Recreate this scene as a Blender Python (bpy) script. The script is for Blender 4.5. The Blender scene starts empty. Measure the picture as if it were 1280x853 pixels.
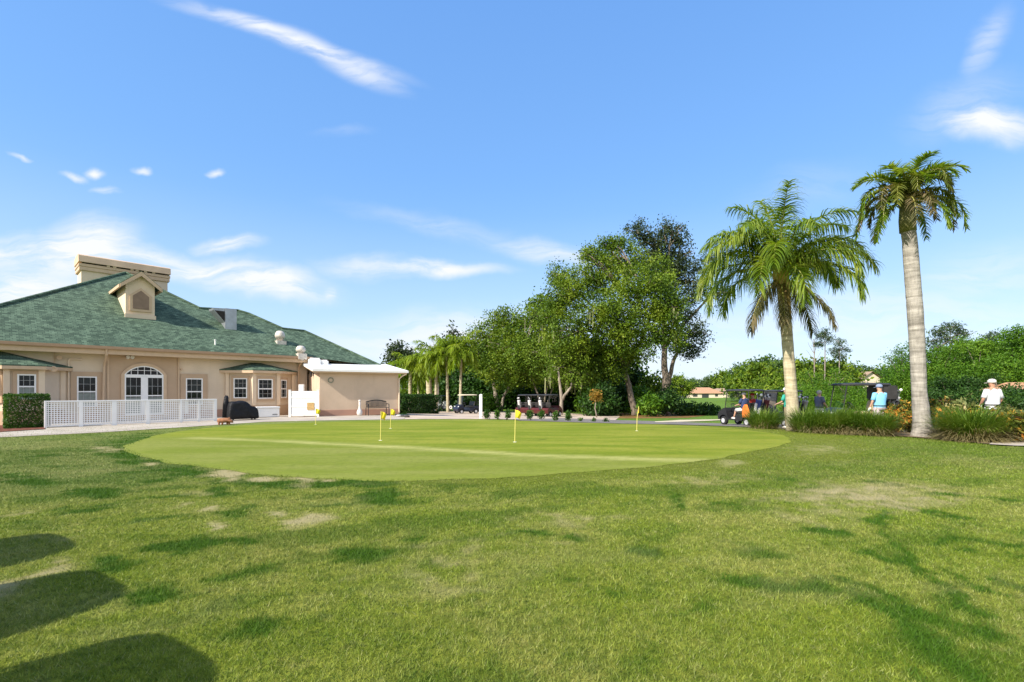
import bpy, bmesh, math, random
import numpy as np
from mathutils import Vector, Matrix, Euler
R = math.radians
random.seed(7)
rng = np.random.default_rng(11)
scene = bpy.context.scene
COL = scene.collection
CX, HY, FP, CH = 640.0, 488.0, 600.0, 1.5     # principal column, horizon row, focal px, camera height

# ------------------------------------------------------------------ terrain
def T(x, y):
    s = 0.5 * x + 0.866 * y - 21.5
    s = np.where(s > 20, s, np.log1p(np.exp(np.minimum(s, 20))))
    return -1.9 * (1 - np.exp(-0.032 * s))
def Tf(x, y): return float(T(np.float64(x), np.float64(y)))
def ray(px): return (px - CX) / FP
def at(px, Z, py=None):
    """point at depth Z on the line of sight of a photo pixel; on the ground when py is None"""
    x = ray(px) * Z
    if py is None: return Vector((x, Z, Tf(x, Z)))
    return Vector((x, Z, CH + (HY - py) / FP * Z))
def gp(px, py):
    """ground point seen at a photo pixel"""
    k = (HY - py) / FP; u = ray(px); z = 0.3
    while z < 400:
        if CH + k * z <= Tf(u * z, z): break
        z *= 1.004
    return Vector((u * z, z, Tf(u * z, z)))

# ------------------------------------------------------------------ mesh builder
class MB:
    def __init__(s): s.v = []; s.f = []
    def add(s, vs, fs):
        n = len(s.v); s.v += [Vector(v) for v in vs]; s.f += [tuple(i + n for i in f) for f in fs]; return s
    def box(s, c, size, M=None, rz=0.0):
        hx, hy, hz = [k / 2 for k in size]
        vs = [Vector((x, y, z)) for x in (-hx, hx) for y in (-hy, hy) for z in (-hz, hz)]
        m = M if M is not None else Matrix.Rotation(rz, 3, 'Z')
        vs = [m @ v + Vector(c) for v in vs]
        return s.add(vs, [(0, 1, 3, 2), (4, 6, 7, 5), (0, 4, 5, 1), (2, 3, 7, 6), (0, 2, 6, 4), (1, 5, 7, 3)])
    def tube(s, pts, rad, n=8, cap=True):
        pts = [Vector(p) for p in pts]
        if not hasattr(rad, '__len__'): rad = [rad] * len(pts)
        base = len(s.v); up = Vector((0, 0, 1)); ref = None
        for i, p in enumerate(pts):
            t = (pts[min(i + 1, len(pts) - 1)] - pts[max(i - 1, 0)])
            if t.length < 1e-9: t = Vector((0, 0, 1))
            t.normalize()
            if ref is None: ref = t.orthogonal().normalized()
            a = (ref - t * ref.dot(t))
            if a.length < 1e-6: a = t.orthogonal()
            a.normalize(); ref = a; b = t.cross(a)
            for k in range(n):
                th = 2 * math.pi * k / n
                s.v.append(p + (a * math.cos(th) + b * math.sin(th)) * rad[i])
        for i in range(len(pts) - 1):
            for k in range(n):
                k2 = (k + 1) % n
                s.f.append((base + i * n + k, base + i * n + k2, base + (i + 1) * n + k2, base + (i + 1) * n + k))
        if cap:
            s.f.append(tuple(base + k for k in reversed(range(n))))
            s.f.append(tuple(base + (len(pts) - 1) * n + k for k in range(n)))
        return s
    def bar(s, a, b, r, n=8): return s.tube([a, b], r, n)
    def lathe(s, prof, n=16, c=(0, 0, 0), M=None):
        base = len(s.v); m = M if M is not None else Matrix.Identity(3)
        for r, z in prof:
            for k in range(n):
                th = 2 * math.pi * k / n
                s.v.append(m @ Vector((r * math.cos(th), r * math.sin(th), z)) + Vector(c))
        for i in range(len(prof) - 1):
            for k in range(n):
                k2 = (k + 1) % n
                s.f.append((base + i * n + k, base + i * n + k2, base + (i + 1) * n + k2, base + (i + 1) * n + k))
        s.f.append(tuple(base + k for k in reversed(range(n))))
        s.f.append(tuple(base + (len(prof) - 1) * n + k for k in range(n)))
        return s
    def prism(s, poly, fn, h):
        """poly of 2D points mapped by fn(a, b, c) to 3D, c from 0 to h"""
        n = len(poly)
        vs = [fn(a, b, 0.0) for a, b in poly] + [fn(a, b, h) for a, b in poly]
        return s.add(vs, [tuple(reversed(range(n))), tuple(range(n, 2 * n))] + [(i, (i + 1) % n, n + (i + 1) % n, n + i) for i in range(n)])
    def loft(s, rings, cap=True):
        n = len(rings[0]); base = len(s.v)
        for r in rings: s.v += [Vector(p) for p in r]
        for i in range(len(rings) - 1):
            for k in range(n):
                k2 = (k + 1) % n
                s.f.append((base + i * n + k, base + i * n + k2, base + (i + 1) * n + k2, base + (i + 1) * n + k))
        if cap:
            s.f.append(tuple(base + k for k in reversed(range(n))))
            s.f.append(tuple(base + (len(rings) - 1) * n + k for k in range(n)))
        return s

WORLD = {}     # object name -> world base (built without rotation)
def link(o, parent=None, origin=None):
    COL.objects.link(o)
    if parent is not None:
        o.parent = parent; WORLD[o.name] = WORLD[parent.name]
    else:
        og = Vector(origin) if origin is not None else Vector((0, 0, 0))
        o.location = og; WORLD[o.name] = og
    return o
def obj(name, mb, mat, parent=None, origin=None, smooth=False, bevel=0, label=None, seg=2, recalc=True):
    og = WORLD[parent.name] if parent is not None else (Vector(origin) if origin is not None else Vector((0, 0, 0)))
    me = bpy.data.meshes.new(name)
    me.from_pydata([v - og for v in mb.v], [], mb.f)
    bm = bmesh.new(); bm.from_mesh(me)
    if recalc: bmesh.ops.recalc_face_normals(bm, faces=bm.faces)
    if bevel:
        es = [e for e in bm.edges if len(e.link_faces) == 2 and e.calc_face_angle(0) > 0.5]
        bmesh.ops.bevel(bm, geom=es, offset=bevel, segments=seg, affect='EDGES', clamp_overlap=True)
    bm.to_mesh(me); bm.free()
    if smooth:
        for p in me.polygons: p.use_smooth = True
    me.materials.append(mat)
    o = bpy.data.objects.new(name, me)
    link(o, parent, origin)
    if label: o['label'] = label
    return o
def arr_mesh(name, V, F, mat, parent=None, origin=None, attrs=None, smooth=False):
    """mesh straight from numpy arrays; F is (n,3) or (n,4)"""
    og = WORLD[parent.name] if parent is not None else (Vector(origin) if origin is not None else Vector((0, 0, 0)))
    V = np.asarray(V, dtype=np.float32) - np.array(og, dtype=np.float32)
    F = np.asarray(F, dtype=np.int32)
    me = bpy.data.meshes.new(name); k = F.shape[1]
    me.vertices.add(len(V)); me.vertices.foreach_set('co', V.ravel())
    me.loops.add(F.size); me.loops.foreach_set('vertex_index', F.ravel())
    me.polygons.add(len(F))
    me.polygons.foreach_set('loop_start', np.arange(0, F.size, k, dtype=np.int32))
    me.polygons.foreach_set('loop_total', np.full(len(F), k, dtype=np.int32))
    if smooth: me.polygons.foreach_set('use_smooth', np.ones(len(F), dtype=bool))
    me.update(calc_edges=True)
    for nm, a in (attrs or {}).items():
        at_ = me.attributes.new(nm, 'FLOAT', 'POINT'); at_.data.foreach_set('value', np.asarray(a, dtype=np.float32))
    me.materials.append(mat)
    o = bpy.data.objects.new(name, me)
    return link(o, parent, origin)
def tag(o, label, cat, group=None):
    o['label'] = label; o['category'] = cat
    if group: o['group'] = group
    return o
def thing(name, label, cat, loc=(0, 0, 0), group=None):
    o = bpy.data.objects.new(name, None); o.empty_display_size = 0.2
    link(o, None, loc); return tag(o, label, cat, group)
def setting(o, kind='structure'):
    o['kind'] = kind; return o
def copy_thing(src, loc, rz=0.0, label=None, group=None, scale=None, slots=None):
    r = src.copy(); COL.objects.link(r); r.location = loc; r.rotation_euler = (0, 0, rz)
    if scale: r.scale = (scale,) * 3 if not hasattr(scale, '__len__') else scale
    if label: r['label'] = label
    if group: r['group'] = group
    WORLD[r.name] = Vector(loc)
    def rec(a, b):
        for ch in list(a.children):
            c = ch.copy(); COL.objects.link(c); c.parent = b; rec(ch, c)
    rec(src, r); return r

# ------------------------------------------------------------------ materials
def new_mat(name):
    m = bpy.data.materials.new(name); m.use_nodes = True
    nt = m.node_tree; nt.nodes.clear()
    out = nt.nodes.new('ShaderNodeOutputMaterial'); return m, nt, out
class NT:
    """tiny helper to wire nodes"""
    def __init__(s, nt): s.nt = nt
    def n(s, t, **kw):
        nd = s.nt.nodes.new(t)
        for k, v in kw.items(): setattr(nd, k, v)
        return nd
    def put(s, sock, v):
        if hasattr(v, 'is_output'): s.nt.links.new(v, sock)
        else:
            if isinstance(v, tuple) and len(v) == 3 and sock.type == 'RGBA': v = (*v, 1)
            sock.default_value = v
    def math(s, op, a, b=0.0, c=None, clamp=False):
        nd = s.n('ShaderNodeMath', operation=op, use_clamp=clamp)
        s.put(nd.inputs[0], a); s.put(nd.inputs[1], b)
        if c is not None: s.put(nd.inputs[2], c)
        return nd.outputs[0]
    def noise(s, vec, scale, detail=4, rough=0.55, dist=0.0):
        nd = s.n('ShaderNodeTexNoise')
        if vec is not None: s.put(nd.inputs['Vector'], vec)
        nd.inputs['Scale'].default_value = scale; nd.inputs['Detail'].default_value = detail
        nd.inputs['Roughness'].default_value = rough; nd.inputs['Distortion'].default_value = dist
        return nd.outputs['Fac']
    def rangem(s, v, a, b, c=0.0, d=1.0, smooth=True):
        nd = s.n('ShaderNodeMapRange', interpolation_type='SMOOTHSTEP' if smooth else 'LINEAR')
        s.put(nd.inputs[0], v)
        for i, x in enumerate((a, b, c, d)): nd.inputs[i + 1].default_value = x
        return nd.outputs[0]
    def mix(s, f, a, b, blend='MIX'):
        nd = s.n('ShaderNodeMix', data_type='RGBA', blend_type=blend)
        s.put(nd.inputs[0], f); s.put(nd.inputs[6], a); s.put(nd.inputs[7], b); return nd.outputs[2]
    def ramp(s, f, stops):
        nd = s.n('ShaderNodeValToRGB'); s.put(nd.inputs[0], f); e = nd.color_ramp.elements
        while len(e) < len(stops): e.new(0.5)
        for k, (p, c) in enumerate(stops): e[k].position = p; e[k].color = (*c, 1)
        return nd.outputs[0]
    def mapping(s, vec, loc=(0, 0, 0), rot=(0, 0, 0), scale=(1, 1, 1), typ='POINT'):
        nd = s.n('ShaderNodeMapping', vector_type=typ); s.put(nd.inputs[0], vec)
        nd.inputs['Location'].default_value = loc; nd.inputs['Rotation'].default_value = rot; nd.inputs['Scale'].default_value = scale
        return nd.outputs[0]
    def bump(s, h, strength=0.3, dist=0.02):
        nd = s.n('ShaderNodeBump'); nd.inputs['Strength'].default_value = strength; nd.inputs['Distance'].default_value = dist
        s.put(nd.inputs['Height'], h); return nd.outputs[0]
    def bsdf(s, col, rough=0.6, metal=0.0, spec=0.4, normal=None):
        nd = s.n('ShaderNodeBsdfPrincipled'); s.put(nd.inputs['Base Color'], col); s.put(nd.inputs['Roughness'], rough)
        nd.inputs['Metallic'].default_value = metal; nd.inputs['Specular IOR Level'].default_value = spec
        if normal is not None: s.put(nd.inputs['Normal'], normal)
        return nd
def pmat(name, col, rough=0.6, var=0.12, scale=6.0, metal=0.0, spec=0.4, bump=0.0, bscale=60.0, bdist=0.01):
    """plain surface with a bit of procedural mottling"""
    m, nt, out = new_mat(name); h = NT(nt)
    pos = h.n('ShaderNodeTexCoord').outputs['Object']
    n = h.noise(pos, scale, 5)
    lo = tuple(c * (1 - var) for c in col); hi = tuple(min(1, c * (1 + var)) for c in col)
    c = h.ramp(n, [(0.3, lo), (0.7, hi)])
    nrm = h.bump(h.noise(pos, bscale, 3), bump, bdist) if bump else None
    b = h.bsdf(c, rough, metal, spec, nrm)
    nt.links.new(b.outputs[0], out.inputs[0]); return m
def foliage(name, stops, trans=0.3, rough=0.55, patch=0.5, pscale=0.5, spec=0.25):
    """leaf material: a colour per leaf, slower patches through the plant, light coming through"""
    m, nt, out = new_mat(name); h = NT(nt)
    geo = h.n('ShaderNodeNewGeometry')
    rnd = geo.outputs['Random Per Island']
    pn = h.noise(geo.outputs['Position'], pscale, 2)
    f = h.math('ADD', h.math('MULTIPLY', rnd, 1 - patch), h.math('MULTIPLY', h.rangem(pn, 0.3, 0.7), patch), clamp=True)
    c = h.ramp(f, stops)
    b = h.bsdf(c, rough, 0, spec)
    t = h.n('ShaderNodeBsdfTranslucent')
    tc = h.mix(1.0, c, (1.25, 1.2, 0.55), 'MULTIPLY'); h.put(t.inputs[0], tc)
    mx = h.n('ShaderNodeMixShader'); mx.inputs[0].default_value = trans
    nt.links.new(b.outputs[0], mx.inputs[1]); nt.links.new(t.outputs[0], mx.inputs[2])
    nt.links.new(mx.outputs[0], out.inputs[0]); return m

# ------------------------------------------------------------------ camera
cam = bpy.data.cameras.new('camera'); co = bpy.data.objects.new('camera', cam); COL.objects.link(co)
co.location = (0, 0, CH); co.rotation_euler = (R(90), 0, 0)
cam.sensor_width = 36; cam.lens = 36 * FP / 1280; cam.shift_y = (HY - 426.5) / 1280
cam.clip_start = 0.05; cam.clip_end = 4000
scene.camera = co

# ------------------------------------------------------------------ sun and sky
SUN_EL, SUN_AZ = 38.0, 48.0        # light travels forward and to the right
sd = bpy.data.lights.new('sun', 'SUN'); so = bpy.data.objects.new('sun', sd); COL.objects.link(so)
sd.energy = 5.0; sd.angle = R(0.55); sd.color = (1.0, 0.93, 0.82)
ld = Vector((math.sin(R(SUN_AZ)) * math.cos(R(SUN_EL)), math.cos(R(SUN_AZ)) * math.cos(R(SUN_EL)), -math.sin(R(SUN_EL))))
so.rotation_euler = ld.to_track_quat('-Z', 'Y').to_euler(); so.location = (-30, -30, 40)

w = bpy.data.worlds.new('World'); scene.world = w; w.use_nodes = True
nt = w.node_tree; nt.nodes.clear(); h = NT(nt)
out = nt.nodes.new('ShaderNodeOutputWorld'); bg = nt.nodes.new('ShaderNodeBackground')
sky = nt.nodes.new('ShaderNodeTexSky'); sky.sky_type = 'NISHITA'; sky.sun_disc = False
sky.sun_elevation = R(SUN_EL); sky.sun_rotation = R(180 + SUN_AZ)
sky.air_density = 1.0; sky.dust_density = 0.6; sky.ozone_density = 2.0; sky.altitude = 0
hs = h.n('ShaderNodeHueSaturation'); hs.inputs['Saturation'].default_value = 1.15; hs.inputs['Value'].default_value = 1.35
h.put(hs.inputs['Color'], sky.outputs[0])
skyc = h.mix(1.0, hs.outputs[0], (0.94, 1.0, 1.16), 'MULTIPLY')
tc = h.n('ShaderNodeTexCoord').outputs['Generated']
sep = h.n('ShaderNodeSeparateXYZ'); h.put(sep.inputs[0], tc)
ys = h.math('MAXIMUM', sep.outputs[1], 0.02)
uu = h.math('DIVIDE', sep.outputs[0], ys); vv = h.math('DIVIDE', sep.outputs[2], ys)
cb = h.n('ShaderNodeCombineXYZ'); h.put(cb.inputs[0], uu); h.put(cb.inputs[1], vv); uv = cb.outputs[0]
warpn = h.n('ShaderNodeTexNoise'); h.put(warpn.inputs['Vector'], uv); warpn.inputs['Scale'].default_value = 5.0; warpn.inputs['Detail'].default_value = 5
wv = h.n('ShaderNodeVectorMath', operation='SUBTRACT'); h.put(wv.inputs[0], warpn.outputs['Color']); wv.inputs[1].default_value = (0.5, 0.5, 0.5)
ws = h.n('ShaderNodeVectorMath', operation='SCALE'); h.put(ws.inputs[0], wv.outputs[0]); ws.inputs['Scale'].default_value = 0.10
wa = h.n('ShaderNodeVectorMath', operation='ADD'); h.put(wa.inputs[0], uv); h.put(wa.inputs[1], ws.outputs[0]); uvw = wa.outputs[0]
ws2 = h.n('ShaderNodeVectorMath', operation='SCALE'); h.put(ws2.inputs[0], wv.outputs[0]); ws2.inputs['Scale'].default_value = 0.035
wa2 = h.n('ShaderNodeVectorMath', operation='ADD'); h.put(wa2.inputs[0], uv); h.put(wa2.inputs[1], ws2.outputs[0]); uvs = wa2.outputs[0]
def cloud(px, py, lx, ly, ang, amount, soft=True):
    m = h.mapping(uvw if soft else uvs, ((px - CX) / FP, (HY - py) / FP, 0), (0, 0, R(ang)), (lx / FP, ly / FP, 1), 'TEXTURE')
    ln = h.n('ShaderNodeVectorMath', operation='LENGTH'); h.put(ln.inputs[0], m)
    return h.rangem(ln.outputs['Value'], 1.15 if ly < 14 else 1.0, 0.0, 0.0, amount)
CL = [(370, 50, 190, 17, -19, .75, False), (450, 88, 85, 20, -24, .6, False), (300, 25, 120, 12, -14, .45, False),
      (100, 312, 95, 52, 12, 1.0), (20, 312, 110, 36, 0, .85), (40, 365, 160, 52, -3, 1.0), (200, 325, 190, 26, -8, .85),
      (320, 350, 140, 30, -10, 1.0), (350, 368, 60, 16, -5, .7), (290, 306, 55, 12, -2, .8), (540, 340, 130, 16, 1, .95),
      (455, 338, 90, 20, 0, .55), (412, 367, 14, 12, 40, .8), (20, 187, 19, 4, -5, .7), (92, 217, 26, 6, -16, .8), (122, 215, 19, 8, -8, .9),
      (179, 214, 12, 6, 0, .8), (268, 209, 15, 6, 6, .7), (135, 237, 22, 6, -3, .5), (560, 425, 260, 50, 3, .75),
      (720, 460, 330, 60, 0, .55), (690, 314, 110, 22, -8, .55), (560, 285, 190, 22, -12, .22), (430, 160, 50, 10, 0, .12), (1240, 158, 85, 30, -4, .95), (1200, 135, 110, 45, 20, .25),
      (1232, 60, 26, 70, -28, .35), (1190, 348, 60, 10, 0, .35), (1240, 345, 150, 60, 4, .3), (1100, 400, 360, 60, 0, .45), (1010, 240, 120, 40, 10, .12), (860, 420, 200, 60, 0, .45)]
tot = None
for cpar in CL:
    c_ = cloud(*cpar); tot = c_ if tot is None else h.math('MAXIMUM', h.math('MULTIPLY_ADD', c_, 0.35, tot), c_)
st = h.mapping(uvw, (0, 0, 0), (0, 0, R(-6)), (2.6, 15.0, 1))
wisp = h.noise(st, 2.2, 7, 0.62, 0.5)
dens = h.math('MULTIPLY', tot, h.rangem(wisp, 0.28, 0.62, 0.34, 1.22))
front = h.rangem(sep.outputs[1], 0.03, 0.15)
dens = h.math('MULTIPLY', dens, front, clamp=True)
hz = h.rangem(sep.outputs[2], 0.0, 0.42, 0.72, 0.0)     # milky band low in the sky
CLOUD = (5.3, 5.45, 5.7)
grad = h.ramp(sep.outputs[2], [(0.0, (3.8, 4.6, 5.6)), (0.14, (2.5, 3.9, 5.6)), (0.34, (1.40, 2.95, 5.5)), (0.75, (0.92, 2.25, 5.2))])
skyc = h.mix(0.72, skyc, grad)
c1 = h.mix(h.math('MULTIPLY', hz, 0.45), skyc, (4.2, 4.9, 5.7))
c2 = h.mix(dens, c1, CLOUD)
# unseen broken cloud added behind the viewpoint as neutral fill light
fill_cloud = h.math('MULTIPLY', h.rangem(sep.outputs[1], 0.02, -0.35), h.rangem(h.noise(h.mapping(tc, scale=(1, 1, 2.2)), 2.4, 6, 0.6), 0.36, 0.56))
c2 = h.mix(h.math('MULTIPLY', fill_cloud, 0.85), c2, (7.2, 7.0, 6.8))
nt.links.new(c2, bg.inputs[0]); bg.inputs[1].default_value = 0.12
nt.links.new(bg.outputs[0], out.inputs[0])
vs_ = scene.view_settings
vs_.view_transform = 'Standard'; vs_.look = 'None'; vs_.exposure = 0.62; vs_.gamma = 1.0; vs_.use_curve_mapping = False
scene.cycles.max_bounces = 6; scene.cycles.transparent_max_bounces = 8
scene.cycles.caustics_reflective = False; scene.cycles.caustics_refractive = False
scene.cycles.use_denoising = True
# ------------------------------------------------------------------ ground
def seg_dist(X, Y, pts):
    d = np.full(X.shape, 1e9)
    for (ax, ay), (bx, by) in zip(pts[:-1], pts[1:]):
        vx, vy = bx - ax, by - ay; L = vx * vx + vy * vy + 1e-9
        t = np.clip(((X - ax) * vx + (Y - ay) * vy) / L, 0, 1)
        d = np.minimum(d, np.hypot(X - ax - t * vx, Y - ay - t * vy))
    return d
def inside(X, Y, poly):
    r = np.zeros(X.shape, bool); n = len(poly)
    for i in range(n):
        (ax, ay), (bx, by) = poly[i], poly[(i + 1) % n]
        if ay == by: continue
        c = ((ay > Y) != (by > Y)) & (X < (bx - ax) * (Y - ay) / (by - ay) + ax); r ^= c
    return r
def vnoise(X, Y, s, seed=0):
    x = X / s; y = Y / s; xi = np.floor(x).astype(np.int64); yi = np.floor(y).astype(np.int64)
    fx = x - xi; fy = y - yi; fx = fx * fx * (3 - 2 * fx); fy = fy * fy * (3 - 2 * fy)
    def hsh(a, b):
        q = (a * 374761393 + b * 668265263 + seed * 1442695041) & 0x7fffffff
        q = ((q ^ (q >> 13)) * 1274126177) & 0x7fffffff
        return ((q ^ (q >> 16)) & 0xffff) / 65535.0
    return (hsh(xi, yi) * (1 - fx) + hsh(xi + 1, yi) * fx) * (1 - fy) + (hsh(xi, yi + 1) * (1 - fx) + hsh(xi + 1, yi + 1) * fx) * fy
def fbm(X, Y, s, seed=0): return (vnoise(X, Y, s, seed) + .5 * vnoise(X, Y, s / 2.1, seed + 1) + .25 * vnoise(X, Y, s / 4.3, seed + 2)) / 1.75
def g2(p): q = gp(*p); return (q.x, q.y)
def smooth_poly(pts, k=3):
    """Catmull-Rom closed outline"""
    out = []; n = len(pts)
    for i in range(n):
        p0, p1, p2, p3 = [np.array(pts[(i + j - 1) % n]) for j in range(4)]
        for t in np.linspace(0, 1, k, endpoint=False):
            out.append(tuple(0.5 * (2 * p1 + (p2 - p0) * t + (2 * p0 - 5 * p1 + 4 * p2 - p3) * t * t + (3 * p1 - p0 - 3 * p2 + p3) * t ** 3)))
    return out
GREEN = smooth_poly([g2(p) for p in [(154, 563), (172, 552), (215, 541), (290, 533), (390, 528.6), (500, 526), (640, 526.3), (760, 528.6), (870, 533), (950, 540),
         (986, 547.5), (980, 556), (935, 566), (880, 576.5), (800, 585), (700, 593), (600, 599), (480, 602), (380, 598), (280, 588), (200, 577)]], 10)
GREEN = [(x + .05 * math.sin(i * .9) * math.sin(i * .31) + random.uniform(-.012, .012), y + .05 * math.sin(i * .7 + 1) * math.cos(i * .27) + random.uniform(-.012, .012)) for i, (x, y) in enumerate(GREEN)]
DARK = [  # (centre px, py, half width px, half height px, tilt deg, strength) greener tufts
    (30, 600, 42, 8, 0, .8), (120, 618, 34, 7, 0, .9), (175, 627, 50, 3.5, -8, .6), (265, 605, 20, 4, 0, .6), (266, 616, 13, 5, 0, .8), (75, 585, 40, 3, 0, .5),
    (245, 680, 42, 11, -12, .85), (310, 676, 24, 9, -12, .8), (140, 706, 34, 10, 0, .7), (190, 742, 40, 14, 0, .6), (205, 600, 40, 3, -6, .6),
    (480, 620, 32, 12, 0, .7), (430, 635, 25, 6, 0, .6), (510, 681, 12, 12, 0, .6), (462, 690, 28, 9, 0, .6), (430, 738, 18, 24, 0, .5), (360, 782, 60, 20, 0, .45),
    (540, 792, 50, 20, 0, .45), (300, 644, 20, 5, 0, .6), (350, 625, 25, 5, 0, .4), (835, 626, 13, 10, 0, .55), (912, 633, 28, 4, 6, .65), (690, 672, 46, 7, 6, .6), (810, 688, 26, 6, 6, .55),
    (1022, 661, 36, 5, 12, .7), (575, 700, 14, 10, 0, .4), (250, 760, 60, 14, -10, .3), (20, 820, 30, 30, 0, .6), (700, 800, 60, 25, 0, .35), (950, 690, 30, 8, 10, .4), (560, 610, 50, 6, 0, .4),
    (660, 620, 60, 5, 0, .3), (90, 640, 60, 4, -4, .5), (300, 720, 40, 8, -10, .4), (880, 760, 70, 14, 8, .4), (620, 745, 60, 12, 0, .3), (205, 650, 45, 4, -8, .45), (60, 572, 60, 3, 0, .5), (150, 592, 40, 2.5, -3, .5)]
TRACKS = [([(1095, 640), (1128, 690), (1165, 737), (1192, 760), (1238, 778)], .10, .75), ([(1188, 672), (1180, 688), (1203, 728), (1228, 742)], .09, .7),
    ([(1190, 672), (1262, 686), (1300, 688)], .12, .7), ([(1076, 690), (1172, 712)], .11, .65), ([(890, 720), (960, 735), (1040, 745), (1112, 772), (1180, 820), (1230, 850)], .20, .65),
    ([(1060, 730), (1140, 770), (1260, 800)], .12, .55), ([(990, 605), (1080, 625), (1190, 646)], .22, .55), ([(1200, 690), (1300, 707)], .10, .6), ([(1230, 720), (1300, 742)], .12, .7),
    ([(1090, 604), (1210, 622), (1300, 632)], .3, .5), ([(955, 596), (1040, 612)], .25, .45), ([(1080, 650), (1140, 668)], .12, .5), ([(130, 562), (180, 578), (240, 592), (310, 602), (380, 606), (470, 604)], .5, .85),
    ([(190, 543), (158, 553), (140, 563)], 1.0, .6), ([(1150, 745), (1240, 830), (1290, 845)], .16, .35), ([(1010, 790), (1120, 840)], .16, .4), ([(1200, 660), (1290, 668)], .15, .45),
    ([(720, 735), (830, 750), (900, 765)], .2, .45), ([(360, 620), (300, 640), (180, 668)], .12, .4)]
BARE = [(290, 595, 19, 5.5, 0, .95), (336, 598, 17, 3, 0, .9), (374, 600, 13, 3.2, 0, .95), (402, 600, 9, 2, 0, .8), (265, 635, 11, 3, 0, .7), (278, 657, 10, 4, 0, .9), (398, 649, 18, 6, -8, .8), (360, 643, 9, 3, 0, .6),
    (130, 562, 18, 4, 0, .55), (190, 580, 13, 2.5, 0, .8), (232, 632, 10, 3, 0, .5), (12, 728, 24, 12, -14, .75), (68, 705, 24, 5, -16, .7), (14, 645, 16, 4, 0, .35), (910, 579, 15, 4, 0, .75), (1022, 562, 34, 6, 0, .55), (1080, 618, 95, 14, 0, .6),
    (890, 600, 60, 6, 0, .3), (640, 700, 80, 30, 0, .16), (560, 715, 60, 30, 0, .22), (385, 608, 12, 2, 0, .5), (1010, 640, 60, 12, 0, .25), (250, 617, 20, 3, 0, .35), (700, 650, 60, 8, 0, .3), (80, 670, 40, 5, 0, .25), (470, 720, 50, 12, 0, .22)]
def ell(X, Y, spec):
    px, py, hw, hh, tl, st = spec
    c = gp(px, py); a = gp(px + hw * math.cos(R(tl)), py + hw * math.sin(R(tl))) - c; b = gp(px, py + hh) - gp(px, py - hh)
    ax, ay = a.x, a.y; bx, by = b.x / 2, b.y / 2; det = ax * by - ay * bx
    dx, dy = X - c.x, Y - c.y
    u = (dx * by - dy * bx) / det; v = (ax * dy - ay * dx) / det
    r = np.hypot(u, v)
    return st * np.clip((1.7 - r) / 1.2, 0, 1)
def thatch_shade(X, Y):  # mask for turf among the blades: thatch plus painted shade between them
    return np.clip((22 - Y) / 11, 0, 1) * np.clip((Y - .1) / .6, 0, 1) * np.clip(1 - (np.abs(X) - 1.22 * Y - .9) / 2.2, 0, 1)
def lawn_marks(X, Y):
    near = Y < 24
    wx = X + .5 * (fbm(X, Y, .5, 5) - .5) + .12 * (fbm(X, Y, .12, 8) - .5); wy = Y + .5 * (fbm(X, Y, .5, 6) - .5) + .12 * (fbm(X, Y, .12, 9) - .5)
    dk = np.zeros(X.shape); br = np.zeros(X.shape)
    xs, ys = wx[near], wy[near]; d = np.zeros(xs.shape); b = np.zeros(xs.shape)
    for sp in DARK: d = np.maximum(d, ell(xs, ys, sp))
    for pts, wd, st in TRACKS:
        q = seg_dist(xs, ys, [g2(p) for p in pts]); d = np.maximum(d, st * np.clip((wd * 1.15 - q) / (wd * 1.0), 0, 1))
    for sp in BARE: b = np.maximum(b, ell(xs, ys, sp))
    xr = xs * .94 + ys * .34; yr = ys * .94 - xs * .34
    rag = fbm(xr * .45, yr, .26, 31) + .5 * (fbm(xr, yr, .09, 33) - .5)
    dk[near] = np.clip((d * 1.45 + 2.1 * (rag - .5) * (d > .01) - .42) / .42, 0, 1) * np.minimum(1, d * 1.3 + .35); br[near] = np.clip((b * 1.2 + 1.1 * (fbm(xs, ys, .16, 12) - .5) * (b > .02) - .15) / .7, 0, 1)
    # scattered greener tufts and worn flecks all over
    tf = fbm(xr * .34, yr * .9, .55, 61) + .45 * (fbm(xs, ys, .17, 63) - .5)
    dk[near] = np.maximum(dk[near], .50 * np.clip((tf - .58) / .10, 0, 1)); br[near] = np.maximum(br[near], .16 * np.clip((.36 - tf) / .10, 0, 1))
    # collar mown round the green, wider on its right side
    q = seg_dist(X, Y, GREEN + GREEN[:1]); side = np.clip((X - 1.5) / 5, 0, 1)
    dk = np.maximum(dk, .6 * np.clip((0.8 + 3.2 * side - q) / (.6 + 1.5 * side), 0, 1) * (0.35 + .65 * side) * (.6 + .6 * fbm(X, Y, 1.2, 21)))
    dk = np.maximum(dk, .5 * np.clip((Y - 8) / 3, 0, 1) * np.clip((X - 5) / 3, 0, 1) * np.clip((22 - Y) / 3, 0, 1) * (.5 + .8 * fbm(X, Y, .9, 41)))
    fr = np.clip((1.0 + 1.2 * np.clip((X - 3) / 4, 0, 1) - q) / .8, 0, 1) * np.clip((X + 1.8) / 1.6, 0, 1) * np.clip(.25 + 1.3 * (fbm(X, Y, .35, 71) - .15), 0, 1) * .8
    dk = dk * (1 - fr)
    return np.clip(dk, 0, 1), np.clip(br, 0, 1), fr

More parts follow.
